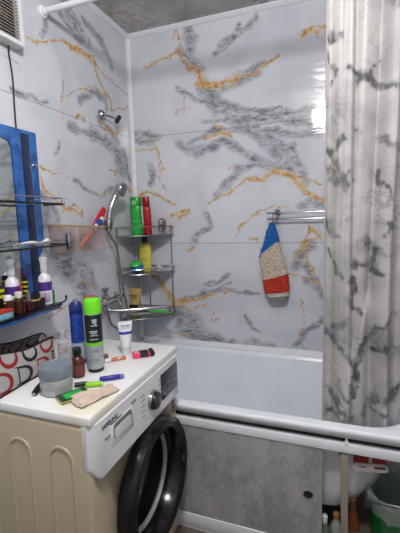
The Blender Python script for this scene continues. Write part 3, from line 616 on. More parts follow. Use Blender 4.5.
g = thing('cream_tube', 'gold cosmetic tube with black band on the bottom tier of the rack', 'tube', (.062, -.16, .7955), group=RACK)
Mgold = simple('gold_foil', rgb(206, 178, 106), .3, .35)
squeeze_tube(g, .044, .172, Mgold, simple('gold_cap', rgb(190, 170, 110), .35), .045, .026)
MB().box(-.030, .030, -.0285, -.018, .052, .075, .004).build('black_band', M_black, g)
m = MB()
for z, w in ((.13, .022), (.12, .016), (.105, .012)): m.box(-w, w, -.0185 + (.13 - z) * -.1, -.008, z, z + .003)
build_loose(m, 'print', simple('dark_print', rgb(92, 78, 48), .5), g)
g = thing('hairbrush', 'bright green handled brush lying on the bottom tier of the rack', 'brush', (.195, -.200, .833), (0, 0, math.radians(4)), group=RACK)
MB().tube([(-.02, 0, .006), (.02, 0, .009), (.08, 0, .009), (.12, 0, .006)], [.007, .014, .014, .008], 12, flat=.6).build('handle', simple('lime_plastic', rgb(58, 200, 62), .3), g)
MB().tube([(-.12, 0, .005), (-.10, 0, .007), (-.04, 0, .006), (-.018, 0, .006)], [.006, .012, .009, .005], 12, flat=.5).build('head', M_black, g)
m = MB()
for k in range(9): m.tube([(-.115 + k * .008, -.004, .0), (-.115 + k * .008, -.004, -.006)], .001, 5)
m.build('bristles', M_black, g)
for k, (dx, dz, rot) in enumerate(((0, 0, 20), (.012, -.018, -35), (.006, -.034, 60))):
    g = MB(); pts = []
    for q in range(96):
        a = 2 * PI * q / 96; rr = .021 + .004 * math.cos(a * 14)
        pts.append(Vector((rr * math.cos(a), .004 * math.sin(a * 14), rr * math.sin(a))))
    Mz = R('Z', rot)
    o = g.tube([Mz @ p for p in pts], .0026, 6, closed=True).build('spiral_hair_tie', simple('brown_tie', rgb(118, 92, 66), .3, .2) if k != 1 else simple('smoke_tie', rgb(92, 88, 84), .25, .2))
    o.location = (.228 + dx, -.085 - k * .012, 1.352 + dz + .012)
    tag(o, ['brown spiral hair tie, topmost of the cluster at the right end of the rack', 'smoky grey spiral hair tie in the middle of the cluster on the rack', 'brown spiral hair tie, lowest of the cluster at the right end of the rack'][k], 'hair tie', 'spiral hair ties')

# ------------------------------------------------------------------ tub mixer, hand shower, wall hook
mx = thing('bath_mixer_tap', 'chrome bath mixer tap with long spout on the left wall', 'mixer tap', (.0, -.46, .95))
MB().tube([(.055, -.55, .945), (.055, -.37, .945)], .019, 20).build('body', M_chrome, mx, off=mx.location)
for y in (-.535, -.385): MB().lathe([(.030, 0), (.030, .006), (.016, .012), (.014, .045)], T(.0, y, .945) @ R('Y', 90), 20).build('wall_flange', M_chrome, mx, off=mx.location)
for y0, s in ((-.55, -1), (-.37, 1)):
    m = MB(); m.lathe([(.017, 0), (.022, .01), (.022, .035), (.012, .042), (0, .043)], T(.055, y0, .945) @ R('X', -90 * s), 20)
    for a in (25, 115, 205, 295):
        m.tube([(.055, y0 + s * .024, .945), (.055 + .04 * math.cos(math.radians(a)), y0 + s * .026, .945 + .04 * math.sin(math.radians(a)))], [.007, .009], 10)
    m.build('cross_handle', M_chrome, mx, off=mx.location)
MB().lathe([(.02, 0), (.02, .02), (.012, .03), (.012, .05), (.02, .055), (.02, .07), (0, .072)], T(.055, -.46, .955), 16).build('diverter', M_chrome, mx, off=mx.location)
MB().tube(smooth_path([(.055, -.46, .945), (.062, -.455, .91), (.10, -.44, .897), (.25, -.35, .897), (.325, -.295, .898), (.345, -.28, .888), (.350, -.276, .868)]), .0105, 14).build('spout', M_chrome, mx, off=mx.location)
hs = thing('hand_shower', 'chrome hand shower in its wall holder left of the corner rack', 'hand shower', (.0, -.42, 1.33))
MB().lathe([(.022, 0), (.022, .008), (.012, .014), (.012, .04)], T(0, -.400, 1.36) @ R('Y', 90), 18).lathe([(.019, -.026), (.023, -.021), (.024, .022), (.019, .026)], T(.058, -.398, 1.358) @ R('X', -14), 18).build('wall_holder', simple('satin_chrome', rgb(150, 150, 154), .3, 1.0), hs, off=hs.location)
MB().tube(smooth_path([(.058, -.402, 1.325), (.060, -.395, 1.38), (.066, -.384, 1.44), (.078, -.360, 1.50), (.090, -.325, 1.555)]), [.0135] * 8 + [.0155] * 9 + [.0165] * 8 + [.020] * 8, 14).build('handle', M_chrome, hs, off=hs.location)
Mh = T(.096, -.312, 1.552) @ Vector((.92, .10, -.30)).to_track_quat('Z', 'Y').to_matrix().to_4x4()
MB().lathe([(.012, -.022), (.024, -.014), (.038, .0), (.041, .008), (.039, .014), (0, .014)], Mh, 26).build('head', M_chrome, hs, off=hs.location)
MB().lathe([(.034, .0135), (.034, .0165), (0, .0172)], Mh, 26).build('spray_plate', simple('spray_grey', rgb(120, 122, 126), .4), hs, off=hs.location)
MB().tube(smooth_path([(.058, -.402, 1.325), (.064, -.385, 1.29), (.075, -.36, 1.24), (.082, -.345, 1.12), (.088, -.335, 1.0), (.095, -.315, .88), (.095, -.315, .80), (.08, -.36, .765), (.06, -.43, .82), (.055, -.46, .93)]), .0065, 10).build('hose', simple('hose_steel', rgb(150, 150, 150), .28, .9, bump=.3, scale=60), hs, off=hs.location)
hk = thing('wall_hook', 'chrome ball shaped holder high on the left marble wall', 'hook', (0, -.325, 1.955))
MB().lathe([(.028, 0), (.028, .004), (.020, .02), (.012, .028), (0, .03)], T(0, -.325, 1.955) @ R('Y', 90), 20).build('base', M_chrome, hk, off=hk.location)
MB().tube(smooth_path([(.018, -.32, 1.955), (.035, -.29, 1.952), (.05, -.25, 1.948)]), .006, 10).build('arm', M_chrome, hk, off=hk.location)
MB().tube([(.052, -.25, 1.93), (.054, -.222, 1.962)], .013, 14).build('holder', simple('hook_dark', rgb(90, 90, 94), .22, 1.0), hk, off=hk.location)

# ------------------------------------------------------------------ extractor fan and its cable
fan = thing('extractor_fan', 'white square extractor fan with louvred grille high on the left wall', 'extractor fan', (0, -.998, 2.175))
FY, FZ, S = -.990, 2.172, .108
m = MB(); fr = [(rrect(S, S, .012, FY, FZ, 4, 3), 0.0), (rrect(S, S, .012, FY, FZ, 4, 3), .040), (rrect(S - .004, S - .004, .010, FY, FZ, 4, 3), .046), (rrect(S - .018, S - .018, .006, FY, FZ, 4, 3), .046), (rrect(S - .018, S - .018, .006, FY, FZ, 4, 3), .0)]
m.ring_surface([[Vector((d, a, b)) for a, b in pl_] for pl_, d in fr], cap0=False, cap1=False); m.build('frame', M_white, fan, off=fan.location)
m = MB(); n = 40
ring_o = [Vector((.020, FY + .086 * max(-1, min(1, 1.42 * math.cos(2 * PI * k / n))), FZ + .086 * max(-1, min(1, 1.42 * math.sin(2 * PI * k / n))))) for k in range(n)]
ring_i = [Vector((.020, FY + .078 * math.cos(2 * PI * k / n), FZ + .078 * math.sin(2 * PI * k / n))) for k in range(n)]
ring_b = [Vector((.002, FY + .078 * math.cos(2 * PI * k / n), FZ + .078 * math.sin(2 * PI * k / n))) for k in range(n)]
m.ring_surface([ring_o, ring_i, ring_b], cap0=False); m.build('duct', simple('duct_brown', rgb(66, 52, 42), .6), fan, off=fan.location)
m = MB()
for k in range(5):
    a0 = 2 * PI * k / 5
    P4 = [Vector((.008 if s < 0 else .016, FY + r * math.cos(a0 + s * .30), FZ + r * math.sin(a0 + s * .30))) for r, s in ((.022, -1), (.070, -1), (.070, 1), (.022, 1))]
    m.ring_surface([P4, [q + Vector((.0015, 0, 0)) for q in P4]])
m.build('rotor', simple('rotor_brown', rgb(92, 76, 62), .5), fan, off=fan.location)
MB().lathe([(.026, .004), (.026, .024), (.02, .028), (0, .028)], T(0, FY, FZ) @ R('Y', 90), 20).build('hub', simple('hub_tan', rgb(150, 128, 104), .5), fan, off=fan.location)
m = MB()
for k in range(15):
    z = FZ - .082 + k * .0117; m.box(-.005, .005, FY - .091, FY + .091, -.0008, .0008, M=T(.038, 0, z) @ R('Y', 33))
m.build('grille', simple('grille_white', rgb(206, 200, 192), .4), fan, off=fan.location)
m = MB(); m.tube(smooth_path([(.012, -.925, 2.076), (.006, -.93, 2.05), (.0045, -.92, 1.95), (.0045, -.923, 1.85), (.0045, -.924, 1.765), (.010, -.925, 1.745)]), .0032, 8)
o = m.build('power_cable', M_black, origin=(.006, -.923, 1.75)); tag(o, 'thin black cable running from the extractor fan down to the blue mirror', 'cable')

# ------------------------------------------------------------------ mirror and its shelves
mr = thing('wall_mirror', 'mirror with wide blue glass border on the left wall', 'mirror', (0, -1.1, 1.06))
t = NT('blue_glass'); co = t.coord()
t.set(color=t.mix(t.step(t.noise(co, 12, 4, .6, .5), .35, .68), rgb(46, 108, 184), rgb(26, 72, 138)), rough=.08, coat=.5); M_blue = t.m
Myz = Matrix(((0, 0, 1, 0), (1, 0, 0, 0), (0, 1, 0, 0), (0, 0, 0, 1)))
YL = -1.42
frame_poly = [(YL, 1.755), (-.834, 1.755), (-.834, 1.31), (-.842, 1.27), (-.866, 1.24), (-.872, 1.045), (-.962, 1.045), (-.962, 1.675), (-.975, 1.700), (-1.0, 1.706), (YL, 1.706)]
m = MB(); vs0 = [Vector((.004, y, z)) for y, z in frame_poly]; vs1 = [Vector((.016, y, z)) for y, z in frame_poly]
m.ring_surface([vs0, vs1]); m.build('blue_border', M_blue, mr, off=mr.location)
MB().box(.0155, .0172, -.918, -.876, 1.06, 1.742, .0005).build('dark_band', simple('navy_band', rgb(38, 46, 78), .1), mr, off=mr.location)
M_mirror = simple('mirror_silver', rgb(206, 212, 210), .03, 1.0, var=.01)
MB().box(.003, .010, YL, -.9625, 1.045, 1.7055).build('mirror_glass', M_mirror, mr, off=mr.location)
for z in (1.62, 1.16): MB().lathe([(.009, 0), (.009, .006), (0, .008)], T(.016, -.852, z) @ R('Y', 90), 14).build('clip', M_chrome, mr, off=mr.location)
M_glass = glassy('shelf_glass', rgb(150, 178, 176), .22, .05)
def glass_shelf(label, z, yr, rail, dx=.125):
    g = thing('glass_shelf', label, 'shelf', (0, -1.1, z)); of = g.location
    MB().box(.018, dx, YL, yr, z - .003, z + .003, .001).build('glass_plate', M_glass, g, off=of)
    m = MB(); m.tube([(dx, YL, z), (dx, yr, z), (.02, yr, z)], .0042, 8); m.build('edge_strip', M_black, g, off=of)
    m = MB(); m.tube(smooth_path([(dx, YL, z + rail), (dx, yr - .03, z + rail), (dx, yr - .004, z + rail), (dx - .01, yr, z + rail), (.02, yr, z + rail)], 5), .0024, 8)
    for y in (YL + .1, -1.13, yr - .01): m.tube([(dx, y, z), (dx, y, z + rail)], .0024, 6)
    m.build('guard_rail', M_chrome, g, off=of)
    m = MB(); m.ball((dx, yr - .002, z + .003), (.008, .008, .011)); m.build('rail_end', M_chrome, g, off=of); return g
glass_shelf('upper glass shelf across the blue bordered mirror with thin wire rail', 1.457, -.824, .024)
g = glass_shelf('middle glass shelf across the blue mirror with chrome rail end', 1.285, -.80, .018)
m = MB(); m.box(.11, .135, -.812, -.792, 1.262, 1.335, .006); m.tube([(.13, -.802, 1.268), (.142, -.802, 1.29), (.142, -.802, 1.32), (.13, -.802, 1.332)], .005, 8); m.build('rail_bracket', M_chrome, g, off=g.location)
g = thing('razor', 'white curved plastic razor lying on the middle mirror shelf', 'razor', (.112, -1.0, 1.2885))
MB().tube(smooth_path([(0, -.07, .008), (0, -.045, .013), (0, 0, .016), (0, .035, .010), (0, .06, .014), (0, .078, .022), (0, .09, .016)]), .0075, 10).build('handle', M_white, g)
MB().box(-.007, .007, -.088, -.065, .0, .018, .003).build('head', simple('pale_grey', rgb(180, 180, 186), .35), g)
g = thing('mirror_shelf', 'dark blue edged bottom shelf under the mirror crowded with bottles', 'shelf', (0, -1.1, 1.04)); of = g.location
MB().box(.002, .142, YL, -.893, 1.036, 1.048, .002).build('shelf_plate', simple('dark_glass', rgb(22, 24, 32), .12), g, off=of)
MB().box(.012, .139, YL, -.90, 1.024, 1.0355, .002).build('blue_edge', M_blue, g, off=of)
MB().tube(smooth_path([(.13, -.90, 1.046), (.134, -.88, 1.046), (.136, -.866, 1.052), (.136, -.862, 1.064)]), .0036, 8).ball((.136, -.862, 1.066), .006).build('end_hook', simple('dark_steel', rgb(60, 60, 64), .3, .8), g, off=of)
SH = 'bottles on the bottom mirror shelf'; zs = 1.0485
M_purple = simple('purple_label', rgb(82, 48, 138), .4)
def spray(loc, label, lab2):
    g = bottle('spray_bottle', label, 'bottle', loc,
        [('body', simple('white_bottle', rgb(228, 226, 234), .3), [(.022, 0), (.0255, .004), (.0255, .10), (.022, .118), (.012, .128), (.010, .132)]),
         ('label_band', M_purple, cyl(.0261, .060, .096, .0003)), ('pump', M_white, [(.011, .132), (.0125, .134), (.0125, .152), (.008, .156), (.008, .166), (0, .167)]),
         ('cap', glassy('clear_cap', rgb(225, 230, 235), .55, .15), [(.0135, .136), (.0145, .15), (.0125, .172), (.0165, .182), (.0145, .196), (0, .2)])], group=SH)
    MB().box(.004, .0262, -.0215, -.004, .016, .055, .003).build('label_patch', simple('label_lilac', rgb(196, 172, 198), .4), g)
    return g
spray((.105, -.945, zs), 'white spray bottle with purple label at the right end of the bottom shelf', 0)
spray((.055, -1.06, zs), 'white spray bottle with purple label in front of the mirror behind brown jars', 0)
M_amber = simple('amber_glass', rgb(62, 34, 20), .12)
bottle('medicine_bottle', 'short amber bottle with white cap on the bottom mirror shelf', 'bottle', (.118, -1.095, zs), [('body', M_amber, [(.018, 0), (.021, .003), (.021, .048), (.013, .058), (.011, .062)]), ('cap', simple('cream_cap', rgb(222, 216, 204), .4), cyl(.0135, .060, .082))], group=SH)
bottle('cosmetic_jar', 'dark jar with gold band between the two white spray bottles', 'jar', (.112, -1.022, zs), [('body', simple('jar_dark', rgb(32, 24, 22), .15), cyl(.028, 0, .034, .004)), ('gold_band', Mgold, cyl(.0285, .034, .041, .001)), ('lid', simple('jar_lid', rgb(30, 28, 30), .25), cyl(.0275, .041, .062, .003))], group=SH)
g = thing('mascara_tube', 'black tube with yellow green marks leaning behind the dark jar', 'tube', (.062, -1.005, zs), (0, 0, 0), SH)
MB().lathe(cyl(.011, 0, .125), None, 16).build('body', M_black, g)
m = MB()
for k in range(4): m.lathe(cyl(.0114, .045 + k * .018, .052 + k * .018, .0004), None, 16)
m.build('yellow_mark', simple('acid_yellow', rgb(190, 196, 40), .4), g)
bottle('dropper_bottle', 'tiny green bottle with clear cap at the end of the bottom shelf', 'bottle', (.10, -.905, zs), [('body', simple('green_vial', rgb(30, 140, 70), .2), cyl(.0105, 0, .052)), ('cap', glassy('cap_clear2', rgb(210, 220, 214), .6, .2), cyl(.0095, .052, .082))], group=SH)
g = bottle('cream_tube', 'small white tube with silver cap beside the dark jar', 'tube', (.125, -.987, zs), [('body', simple('tiny_black', rgb(36, 34, 40), .25), cyl(.0105, 0, .040)), ('cap', simple('silver_cap', rgb(196, 196, 202), .25, .4), [(.0105, .04), (.011, .042), (.010, .056), (.004, .062), (0, .062)])], group=SH)
g = thing('cosmetic_box', 'small black box with yellow stripe behind the left spray bottle', 'box', (.045, -1.135, zs), (0, 0, 0), SH)
MB().box(-.018, .018, -.03, .03, 0, .105, .002).build('carton', simple('carton_black', rgb(26, 26, 26), .4), g)
m = MB()
for z in (.060, .082): m.box(.0175, .0188, -.0303, .0303, z, z + .012)
m.build('yellow_stripe', simple('stripe_yellow', rgb(206, 204, 40), .4), g)
g = thing('cosmetic_box', 'small red and pale blue box at the near end of the bottom shelf', 'box', (.118, -1.17, zs), (0, 0, 0), SH)
MB().box(-.016, .018, -.026, .030, 0, .022, .002).build('carton', simple('carton_blue', rgb(120, 180, 200), .4), g)
MB().box(-.0163, .0185, -.0263, .0305, .0205, .034, .002).build('lid', simple('carton_red', rgb(190, 60, 46), .4), g)
g = thing('cosmetic_box', 'slim orange red box right of the left spray bottle', 'box', (.04, -1.012, zs), (0, 0, 0), SH)
MB().box(-.010, .010, -.018, .006, 0, .098, .002).build('carton', simple('carton_orange', rgb(206, 78, 52), .4), g)
MB().box(-.0104, .0104, -.0184, .0064, .078, .086).build('stripe', simple('carton_orange2', rgb(226, 130, 100), .4), g)
g = bottle('nail_polish_bottle', 'wine red glass vial with silver cap in front of the left spray bottle', 'bottle', (.122, -1.052, zs), [('body', simple('wine_glass', rgb(70, 26, 34), .12), cyl(.0125, 0, .038, .003)), ('cap', simple('steel_cap', rgb(150, 150, 158), .25, .6), cyl(.008, .038, .072))], group=SH)
bottle('medicine_bottle', 'amber bottle with white round cap at the left frame edge', 'bottle', (.112, -1.135, zs), [('body', M_amber, [(.017, 0), (.019, .003), (.019, .05), (.012, .058)]), ('cap', M_white, [(.012, .057), (.0155, .06), (.0155, .07), (.01, .078), (0, .079)])], group=SH)

# ------------------------------------------------------------------ clear holder with brushes
hd = thing('toothbrush_holder', 'pinkish clear plastic holder box on the left wall', 'holder', (0, -.62, 1.24)); of = hd.location
M_pink = glassy('pink_clear', rgb(206, 178, 172), .16, .1)
m = MB()
y0, y1, x1 = -.79, -.455, .075
m.box(.002, x1, y0, y1, 1.238, 1.241); m.box(.002, .005, y0, y1, 1.241, 1.365); m.box(x1 - .003, x1, y0, y1, 1.241, 1.36); m.box(.005, x1 - .003, y0, y0 + .003, 1.241, 1.36); m.box(.005, x1 - .003, y1 - .003, y1, 1.241, 1.355)
for yy in (-.70, -.58): m.box(.005, x1 - .003, yy, yy + .003, 1.241, 1.355)
m.build('tray', M_pink, hd, off=of)
MB().tube([(.004, y0, 1.367), (x1, y0, 1.367), (x1, y1, 1.352), (.004, y1, 1.352)], .0042, 8).build('tan_rim', simple('tan_plastic', rgb(186, 160, 110), .35), hd, off=of)
def stick(name, label, cat, a, b, r, mm, extra):
    a, b = Vector(a), Vector(b); g = thing(name, label, cat, a, (b - a).to_track_quat('Z', 'Y').to_euler()); L = (b - a).length
    for pn, m_, f0, f1, rr, fl in extra: MB().tube([(0, 0, L * (f0 + (f1 - f0) * k / 4)) for k in range(5)], [rr * .8, rr, rr, rr, rr * .8], 12, flat=fl).build(pn, m_, g)
    return g
stick('comb', 'red flat comb sticking up out of the clear holder', 'comb', (.030, -.585, 1.255), (.036, -.395, 1.447), .01, None, [('handle', simple('comb_red', rgb(200, 36, 36), .3), .0, .52, .009, .6), ('back', simple('comb_red2', rgb(206, 30, 38), .28), .52, 1.0, .021, .4)])
g = stick('toothbrush', 'orange and white toothbrush with blue grip leaning in the clear holder', 'toothbrush', (.056, -.645, 1.262), (.060, -.452, 1.398), .01, None, [('handle', simple('brush_orange', rgb(226, 104, 44), .35), 0, .62, .0075, 1), ('blue_grip', simple('brush_blue', rgb(36, 74, 160), .35), .72, .90, .016, .9), ('head', M_white, .60, 1.0, .013, .7)])

# ------------------------------------------------------------------ things on the washing machine
ZT = .8505
# patterned pouch
t = NT('letter_cloth'); co = t.coord(); bk = t.attr('black_ink'); rd = t.attr('red_ink')
base = t.mix(t.step(t.noise(co, 300, 2), .3, .7), rgb(176, 173, 172), rgb(154, 150, 150))
c = t.mix(t.step(rd, .4, .6), base, rgb(138, 34, 32)); c = t.mix(t.step(bk, .4, .6), c, rgb(20, 20, 22)); t.set(color=c, rough=.6); M_pouch = t.m
po = thing('toiletry_pouch', 'grey toiletry pouch printed with black and red letters on the washer', 'pouch', (.17, -1.18, ZT))
def letterD(u, v):
    cw, ch = .084, .070; out_b = np.zeros_like(u); out_r = np.zeros_like(u)
    row = np.floor(v / ch).astype(int)
    uu = u + .045 * (row % 2); col = np.floor(uu / cw).astype(int)
    lx = uu - (col + .5) * cw; ly = v - (row + .5) * ch
    up = (row % 2) == 0
    x = np.where(up, lx, -ly); y = np.where(up, ly, lx)
    y = y + .12 * x; h = .032; w = .060
    x = x + w / 2
    q = np.maximum(np.maximum(-x, np.abs(y) - h), np.hypot(np.maximum(x - (w - h), 0), y) - h)
    th = .0028 + .0048 * np.clip(x / w, 0, 1)
    ink = np.clip(.5 + (th - np.abs(q + .004)) / .0016, 0, 1)
    serif = ((np.abs(np.abs(y) - h + .002) < .0022) & (x > -.008) & (x < .006)); ink = np.maximum(ink, serif)
    red = ((row + col) % 2) == 0
    return ink * (~red), ink * red
def pouch_wall(name, b0, b1, t0, t1, bul, nu, nv, u0, parent, edge=True):
    b0, b1, t0, t1 = map(Vector, (b0, b1, t0, t1)); L = (b1 - b0).length; Hh = (t0 - b0).length
    vs = []; uv = []
    nrm = (b1 - b0).cross(t0 - b0).normalized()
    for i in range(nu):
        fu = i / (nu - 1)
        for j in range(nv):
            fv = j / (nv - 1)
            p = (b0.lerp(b1, fu)).lerp(t0.lerp(t1, fu), fv) + nrm * bul * math.sin(PI * fu) ** .5 * (math.sin(PI * fv) + .25 * math.sin(9 * fu + 4 * fv) * fv)
            p.z += .006 * math.sin(fu * 7 + 1) * fv
            vs.append(tuple(p - parent.location)); uv.append((u0 + fu * L, fv * Hh))
    idx = np.arange(nu * nv).reshape(nu, nv)
    fc = np.stack([idx[:-1, :-1], idx[1:, :-1], idx[1:, 1:], idx[:-1, 1:]], -1).reshape(-1, 4)
    me = bpy.data.meshes.new(name); me.from_pydata(vs, [], fc.tolist()); me.materials.append(M_pouch); me.shade_smooth()
    uva = np.array(uv); b_, r_ = letterD(uva[:, 0], uva[:, 1]); add_attr(me, 'black_ink', b_); add_attr(me, 'red_ink', r_)
    o = bpy.data.objects.new(name, me); COL.objects.link(o); o.parent = parent
    md = o.modifiers.new('thick', 'SOLIDIFY'); md.thickness = .003; md.offset = -1
    top = [Vector(vs[i * nv + nv - 1]) for i in range(0, nu, 3)]
    if edge:
        MB().tube(top, .0035, 8).build('zip_edge', M_black, o)
        MB().tube([Vector(vs[i * nv]) + Vector((0, 0, .002)) for i in range(0, nu, 3)], .003, 8).build('piping', M_black, o)
    return top
B0, B1 = (.258, -1.335, ZT + .001), (.238, -1.062, ZT + .001)
F0, F1 = (.225, -1.335, .972), (.215, -1.045, .944)
K0, K1 = (.06, -1.335, ZT + .001), (.07, -1.0, ZT + .001)
G0, G1 = (.125, -1.335, .990), (.125, -1.005, .940)
pouch_wall('front_panel', B0, B1, F0, F1, .012, 150, 66, .012, po)
pouch_wall('back_panel', K0, K1, G0, G1, -.004, 150, 66, .03, po)
pouch_wall('end_gusset', B1, K1, F1, G1, -.016, 70, 66, .30, po)
pouch_wall('end_gusset', K0, B0, G0, F0, -.004, 40, 30, .60, po)
MB().box(.065, .25, -1.334, -1.03, ZT, ZT + .004, .001).build('base', M_black, po, off=po.location)

g = thing('cream_jar', 'round frosted jar with wide grey lid at the near end of the washer', 'jar', (.394, -1.238, ZT))
MB().lathe([(.041, 0), (.046, .004), (.048, .03), (.048, .055), (.045, .057)], None, 40).build('body', simple('frosted_jar', rgb(176, 180, 180), .35), g)
MB().lathe([(.0495, .054), (.051, .057), (.051, .085), (.050, .0885), (.0475, .0888), (.046, .0872), (0, .0872)], None, 40).build('lid', simple('grey_lid', rgb(124, 134, 146), .35), g)
o = MB().lathe([(.0485, .022), (.0487, .023), (.0487, .047), (.0485, .048)], None, 40).build('label_band', simple('jar_label', rgb(160, 164, 166), .5), g)
g = thing('deodorant_can', 'tall deodorant can with lime green cap and black label', 'spray can', (.412, -1.058, ZT))
MB().lathe(cyl(.028, 0, .014), None, 32).build('base_ring', M_black, g)
MB().lathe([(.0285, .013), (.0295, .016), (.0295, .228), (.027, .232)], None, 32).build('body', simple('silver_can', rgb(178, 184, 190), .28, .2), g)
MB().lathe(cyl(.0299, .108, .208, .0004), None, 32).build('label', simple('label_black', rgb(26, 34, 36), .35), g)
MB().lathe(cyl(.0302, .098, .109, .0004), None, 32).build('lime_band', simple('lime', rgb(120, 220, 40), .3), g)
MB().lathe([(.028, .208), (.0305, .211), (.0305, .246), (.028, .258), (.022, .263), (0, .264)], None, 32).build('cap', simple('lime_cap', rgb(112, 226, 36), .28), g)
m = MB()
def on_can(r, a, z, w, h): m.box(-w, w, -.0006, .0006, -h, h, M=T(r * math.cos(a), r * math.sin(a), z) @ Matrix.Rotation(a - PI / 2, 4, 'Z'))
a0 = math.atan2(-2.12 + 1.058, 1.207 - .412)
for i, (da, z, w, h) in enumerate(((.10, .190, .008, .0035), (.12, .182, .007, .003), (.05, .171, .011, .0015), (.22, .173, .003, .003), (-.05, .150, .013, .002), (-.03, .143, .010, .0012), (0, .136, .012, .0012), (-.02, .122, .014, .0012))): on_can(.0303, a0 + da, z, w, h)
m.build('emblem', simple('emblem_silver', rgb(190, 200, 200), .35), g)
m = MB()
for z, w in ((.085, .012), (.078, .014), (.05, .01), (.043, .013), (.036, .009)): on_can(.0298, a0, z, w, .001)
build_loose(m, 'small_print', simple('grey_print', rgb(130, 136, 144), .5), g)
g = thing('spray_can', 'tall blue spray can left of the lime capped can', 'spray can', (.312, -1.022, ZT))
MB().lathe([(.022, 0), (.0245, .003), (.0245, .205), (.020, .214)], None, 28).build('body', simple('blue_can', rgb(36, 70, 158), .25, .3), g)
MB().lathe(cyl(.0248, .02, .085, .0004), None, 28).build('label', simple('pale_can_label', rgb(176, 186, 206), .35), g)
MB().lathe([(.0235, .190), (.0245, .193), (.0245, .225), (.018, .236), (0, .237)], None, 28).build('cap', simple('navy_cap', rgb(26, 48, 116), .28), g)
MB().lathe([(.010, .232), (.010, .246), (0, .247)], None, 16).build('nozzle', simple('nozzle_grey', rgb(120, 130, 150), .3), g)
g = thing('spray_can', 'red spray can mostly hidden behind the lime capped can', 'spray can', (.312, -.930, ZT))
MB().lathe([(.028, 0), (.0305, .003), (.0305, .205), (.027, .212)], None, 28).build('body', simple('red_can', rgb(166, 34, 32), .25, .2), g)
MB().lathe(cyl(.029, .210, .238, .004), None, 28).build('cap', simple('red_can_cap', rgb(196, 40, 38), .28), g)
bottle('medicine_bottle', 'amber glass bottle with black cap between grey jar and lime capped can', 'bottle', (.385, -1.122, ZT),
    [('body', simple('amber_glass_2', rgb(82, 42, 22), .1), [(.019, 0), (.0225, .003), (.0225, .056), (.018, .066), (.012, .072), (.012, .078)]), ('cap', M_black, cyl(.0145, .076, .102)), ('label', simple('label_rose', rgb(112, 60, 54), .5), cyl(.0228, .012, .045, .0003))])
g = thing('perfume_bottle', 'clear perfume bottle with silver collar behind the amber bottle', 'bottle', (.300, -1.085, ZT))
MB().lathe([(.020, 0), (.025, .004), (.026, .04), (.022, .058), (.009, .066)], None, 24).build('glass', glassy('perfume_glass', rgb(190, 196, 200), .6, .08), g)
MB().lathe(cyl(.017, .006, .04, .004), None, 20).build('liquid', simple('perfume_liquid', rgb(60, 56, 58), .1), g)
MB().lathe(cyl(.0095, .064, .086), None, 18).build('collar', simple('silver_collar', rgb(200, 190, 176), .2, .8), g)
MB().lathe(cyl(.023, .068, .112, .004), None, 20).build('cap', glassy('clear_cap_3', rgb(214, 212, 216), .35, .1), g)
bottle('lotion_bottle', 'pale lilac translucent bottle standing behind the pouch end', 'bottle', (.222, -1.000, ZT), [('body', glassy('lilac', rgb(186, 172, 204), .75, .25), [(.016, 0), (.018, .003), (.018, .08), (.012, .092)]), ('cap', simple('lilac_cap', rgb(190, 184, 204), .3), cyl(.0125, .09, .112))])
g = thing('hand_cream_tube', 'white cream tube with blue band standing on its cap on the washer', 'tube', (.432, -.885, ZT), (0, 0, math.radians(38)))
squeeze_tube(g, .0295, .133, M_white, simple('white_cap', rgb(220, 222, 226), .35), .03, .0195)
rr = []
for z in (.083, .093):
    f = (z - .03) / .103; rx = .0195 * (1 - f) + .0295 * f + .0006; ry = .0195 * (1 - f) ** .8 + .0028
    rr.append([Vector((rx * math.cos(a), ry * math.sin(a), z)) for a in [2 * PI * q / 24 for q in range(24)]])
MB().ring_surface(rr).build('blue_band', simple('band_blue', rgb(44, 66, 160), .4), g)
m = MB()
for z, w in ((.118, .018), (.112, .015), (.106, .016)): m.box(-w, w, -.0085, -.0045, z, z + .002)
build_loose(m, 'print', simple('print_lilac', rgb(150, 152, 196), .5), g)
g = thing('eyeshadow_box', 'pink and black box lying near the far end of the washer top', 'box', (.510, -.892, ZT), (0, 0, math.radians(37)))
MB().box(-.040, .026, -.020, .020, 0, .018, .002).build('carton', simple('pink_card', rgb(228, 70, 112), .4), g)
MB().box(-.012, .020, -.0204, .0204, .002, .0186, .001).build('dark_print', simple('card_black', rgb(40, 36, 38), .4), g)
MB().lathe([(.0105, 0), (.0115, .003), (.0115, .040)], T(.034, -.019, .0115) @ R('X', -90), 18).build('end_roll', M_black, g)
m = MB()
for k in range(3): m.box(-.034 + k * .007, -.030 + k * .007, -.012, .01, .0178, .0188)
build_loose(m, 'white_print', simple('card_white', rgb(226, 190, 200), .4), g)
def lighter(label, loc, rz, c, endc, k=1.0):
    g = thing('lighter', label, 'lighter', loc, (0, 0, math.radians(rz)))
    MB().tube([(-.036, 0, .0085), (-.034, 0, .0085), (.030, 0, .0085), (.032, 0, .0085)], [.007, .0085, .0085, .007], 16).build('body', c, g)
    MB().tube([(.0315, 0, .0085), (.042, 0, .0085), (.044, 0, .0085)], [.0078, .0078, .006], 16).build('end_cap', endc, g)
    g.scale = (k, 1, 1); return g
lighter('dark blue lighter lying on the washer top by the front edge', (.512, -1.118, ZT), 37, simple('lighter_blue', rgb(44, 48, 150), .3), simple('lighter_end', rgb(110, 112, 186), .35))
g = lighter('lime green lighter lying beside the beige cloth on the washer', (.487, -1.178, ZT), 30, simple('lighter_lime', rgb(146, 214, 44), .3), simple('lighter_lime2', rgb(170, 226, 80), .3), .68)
g = thing('small_cap', 'small black cap behind the green packet on the washer', 'cap', (.446, -1.188, ZT), (0, 0, math.radians(35)))
MB().tube([(-.020, 0, .008), (.016, 0, .008)], .0078, 14).build('cap', M_black, g); MB().tube([(.0155, 0, .008), (.024, 0, .008)], .006, 12).build('stem', simple('dark_stem', rgb(50, 46, 46), .4), g)
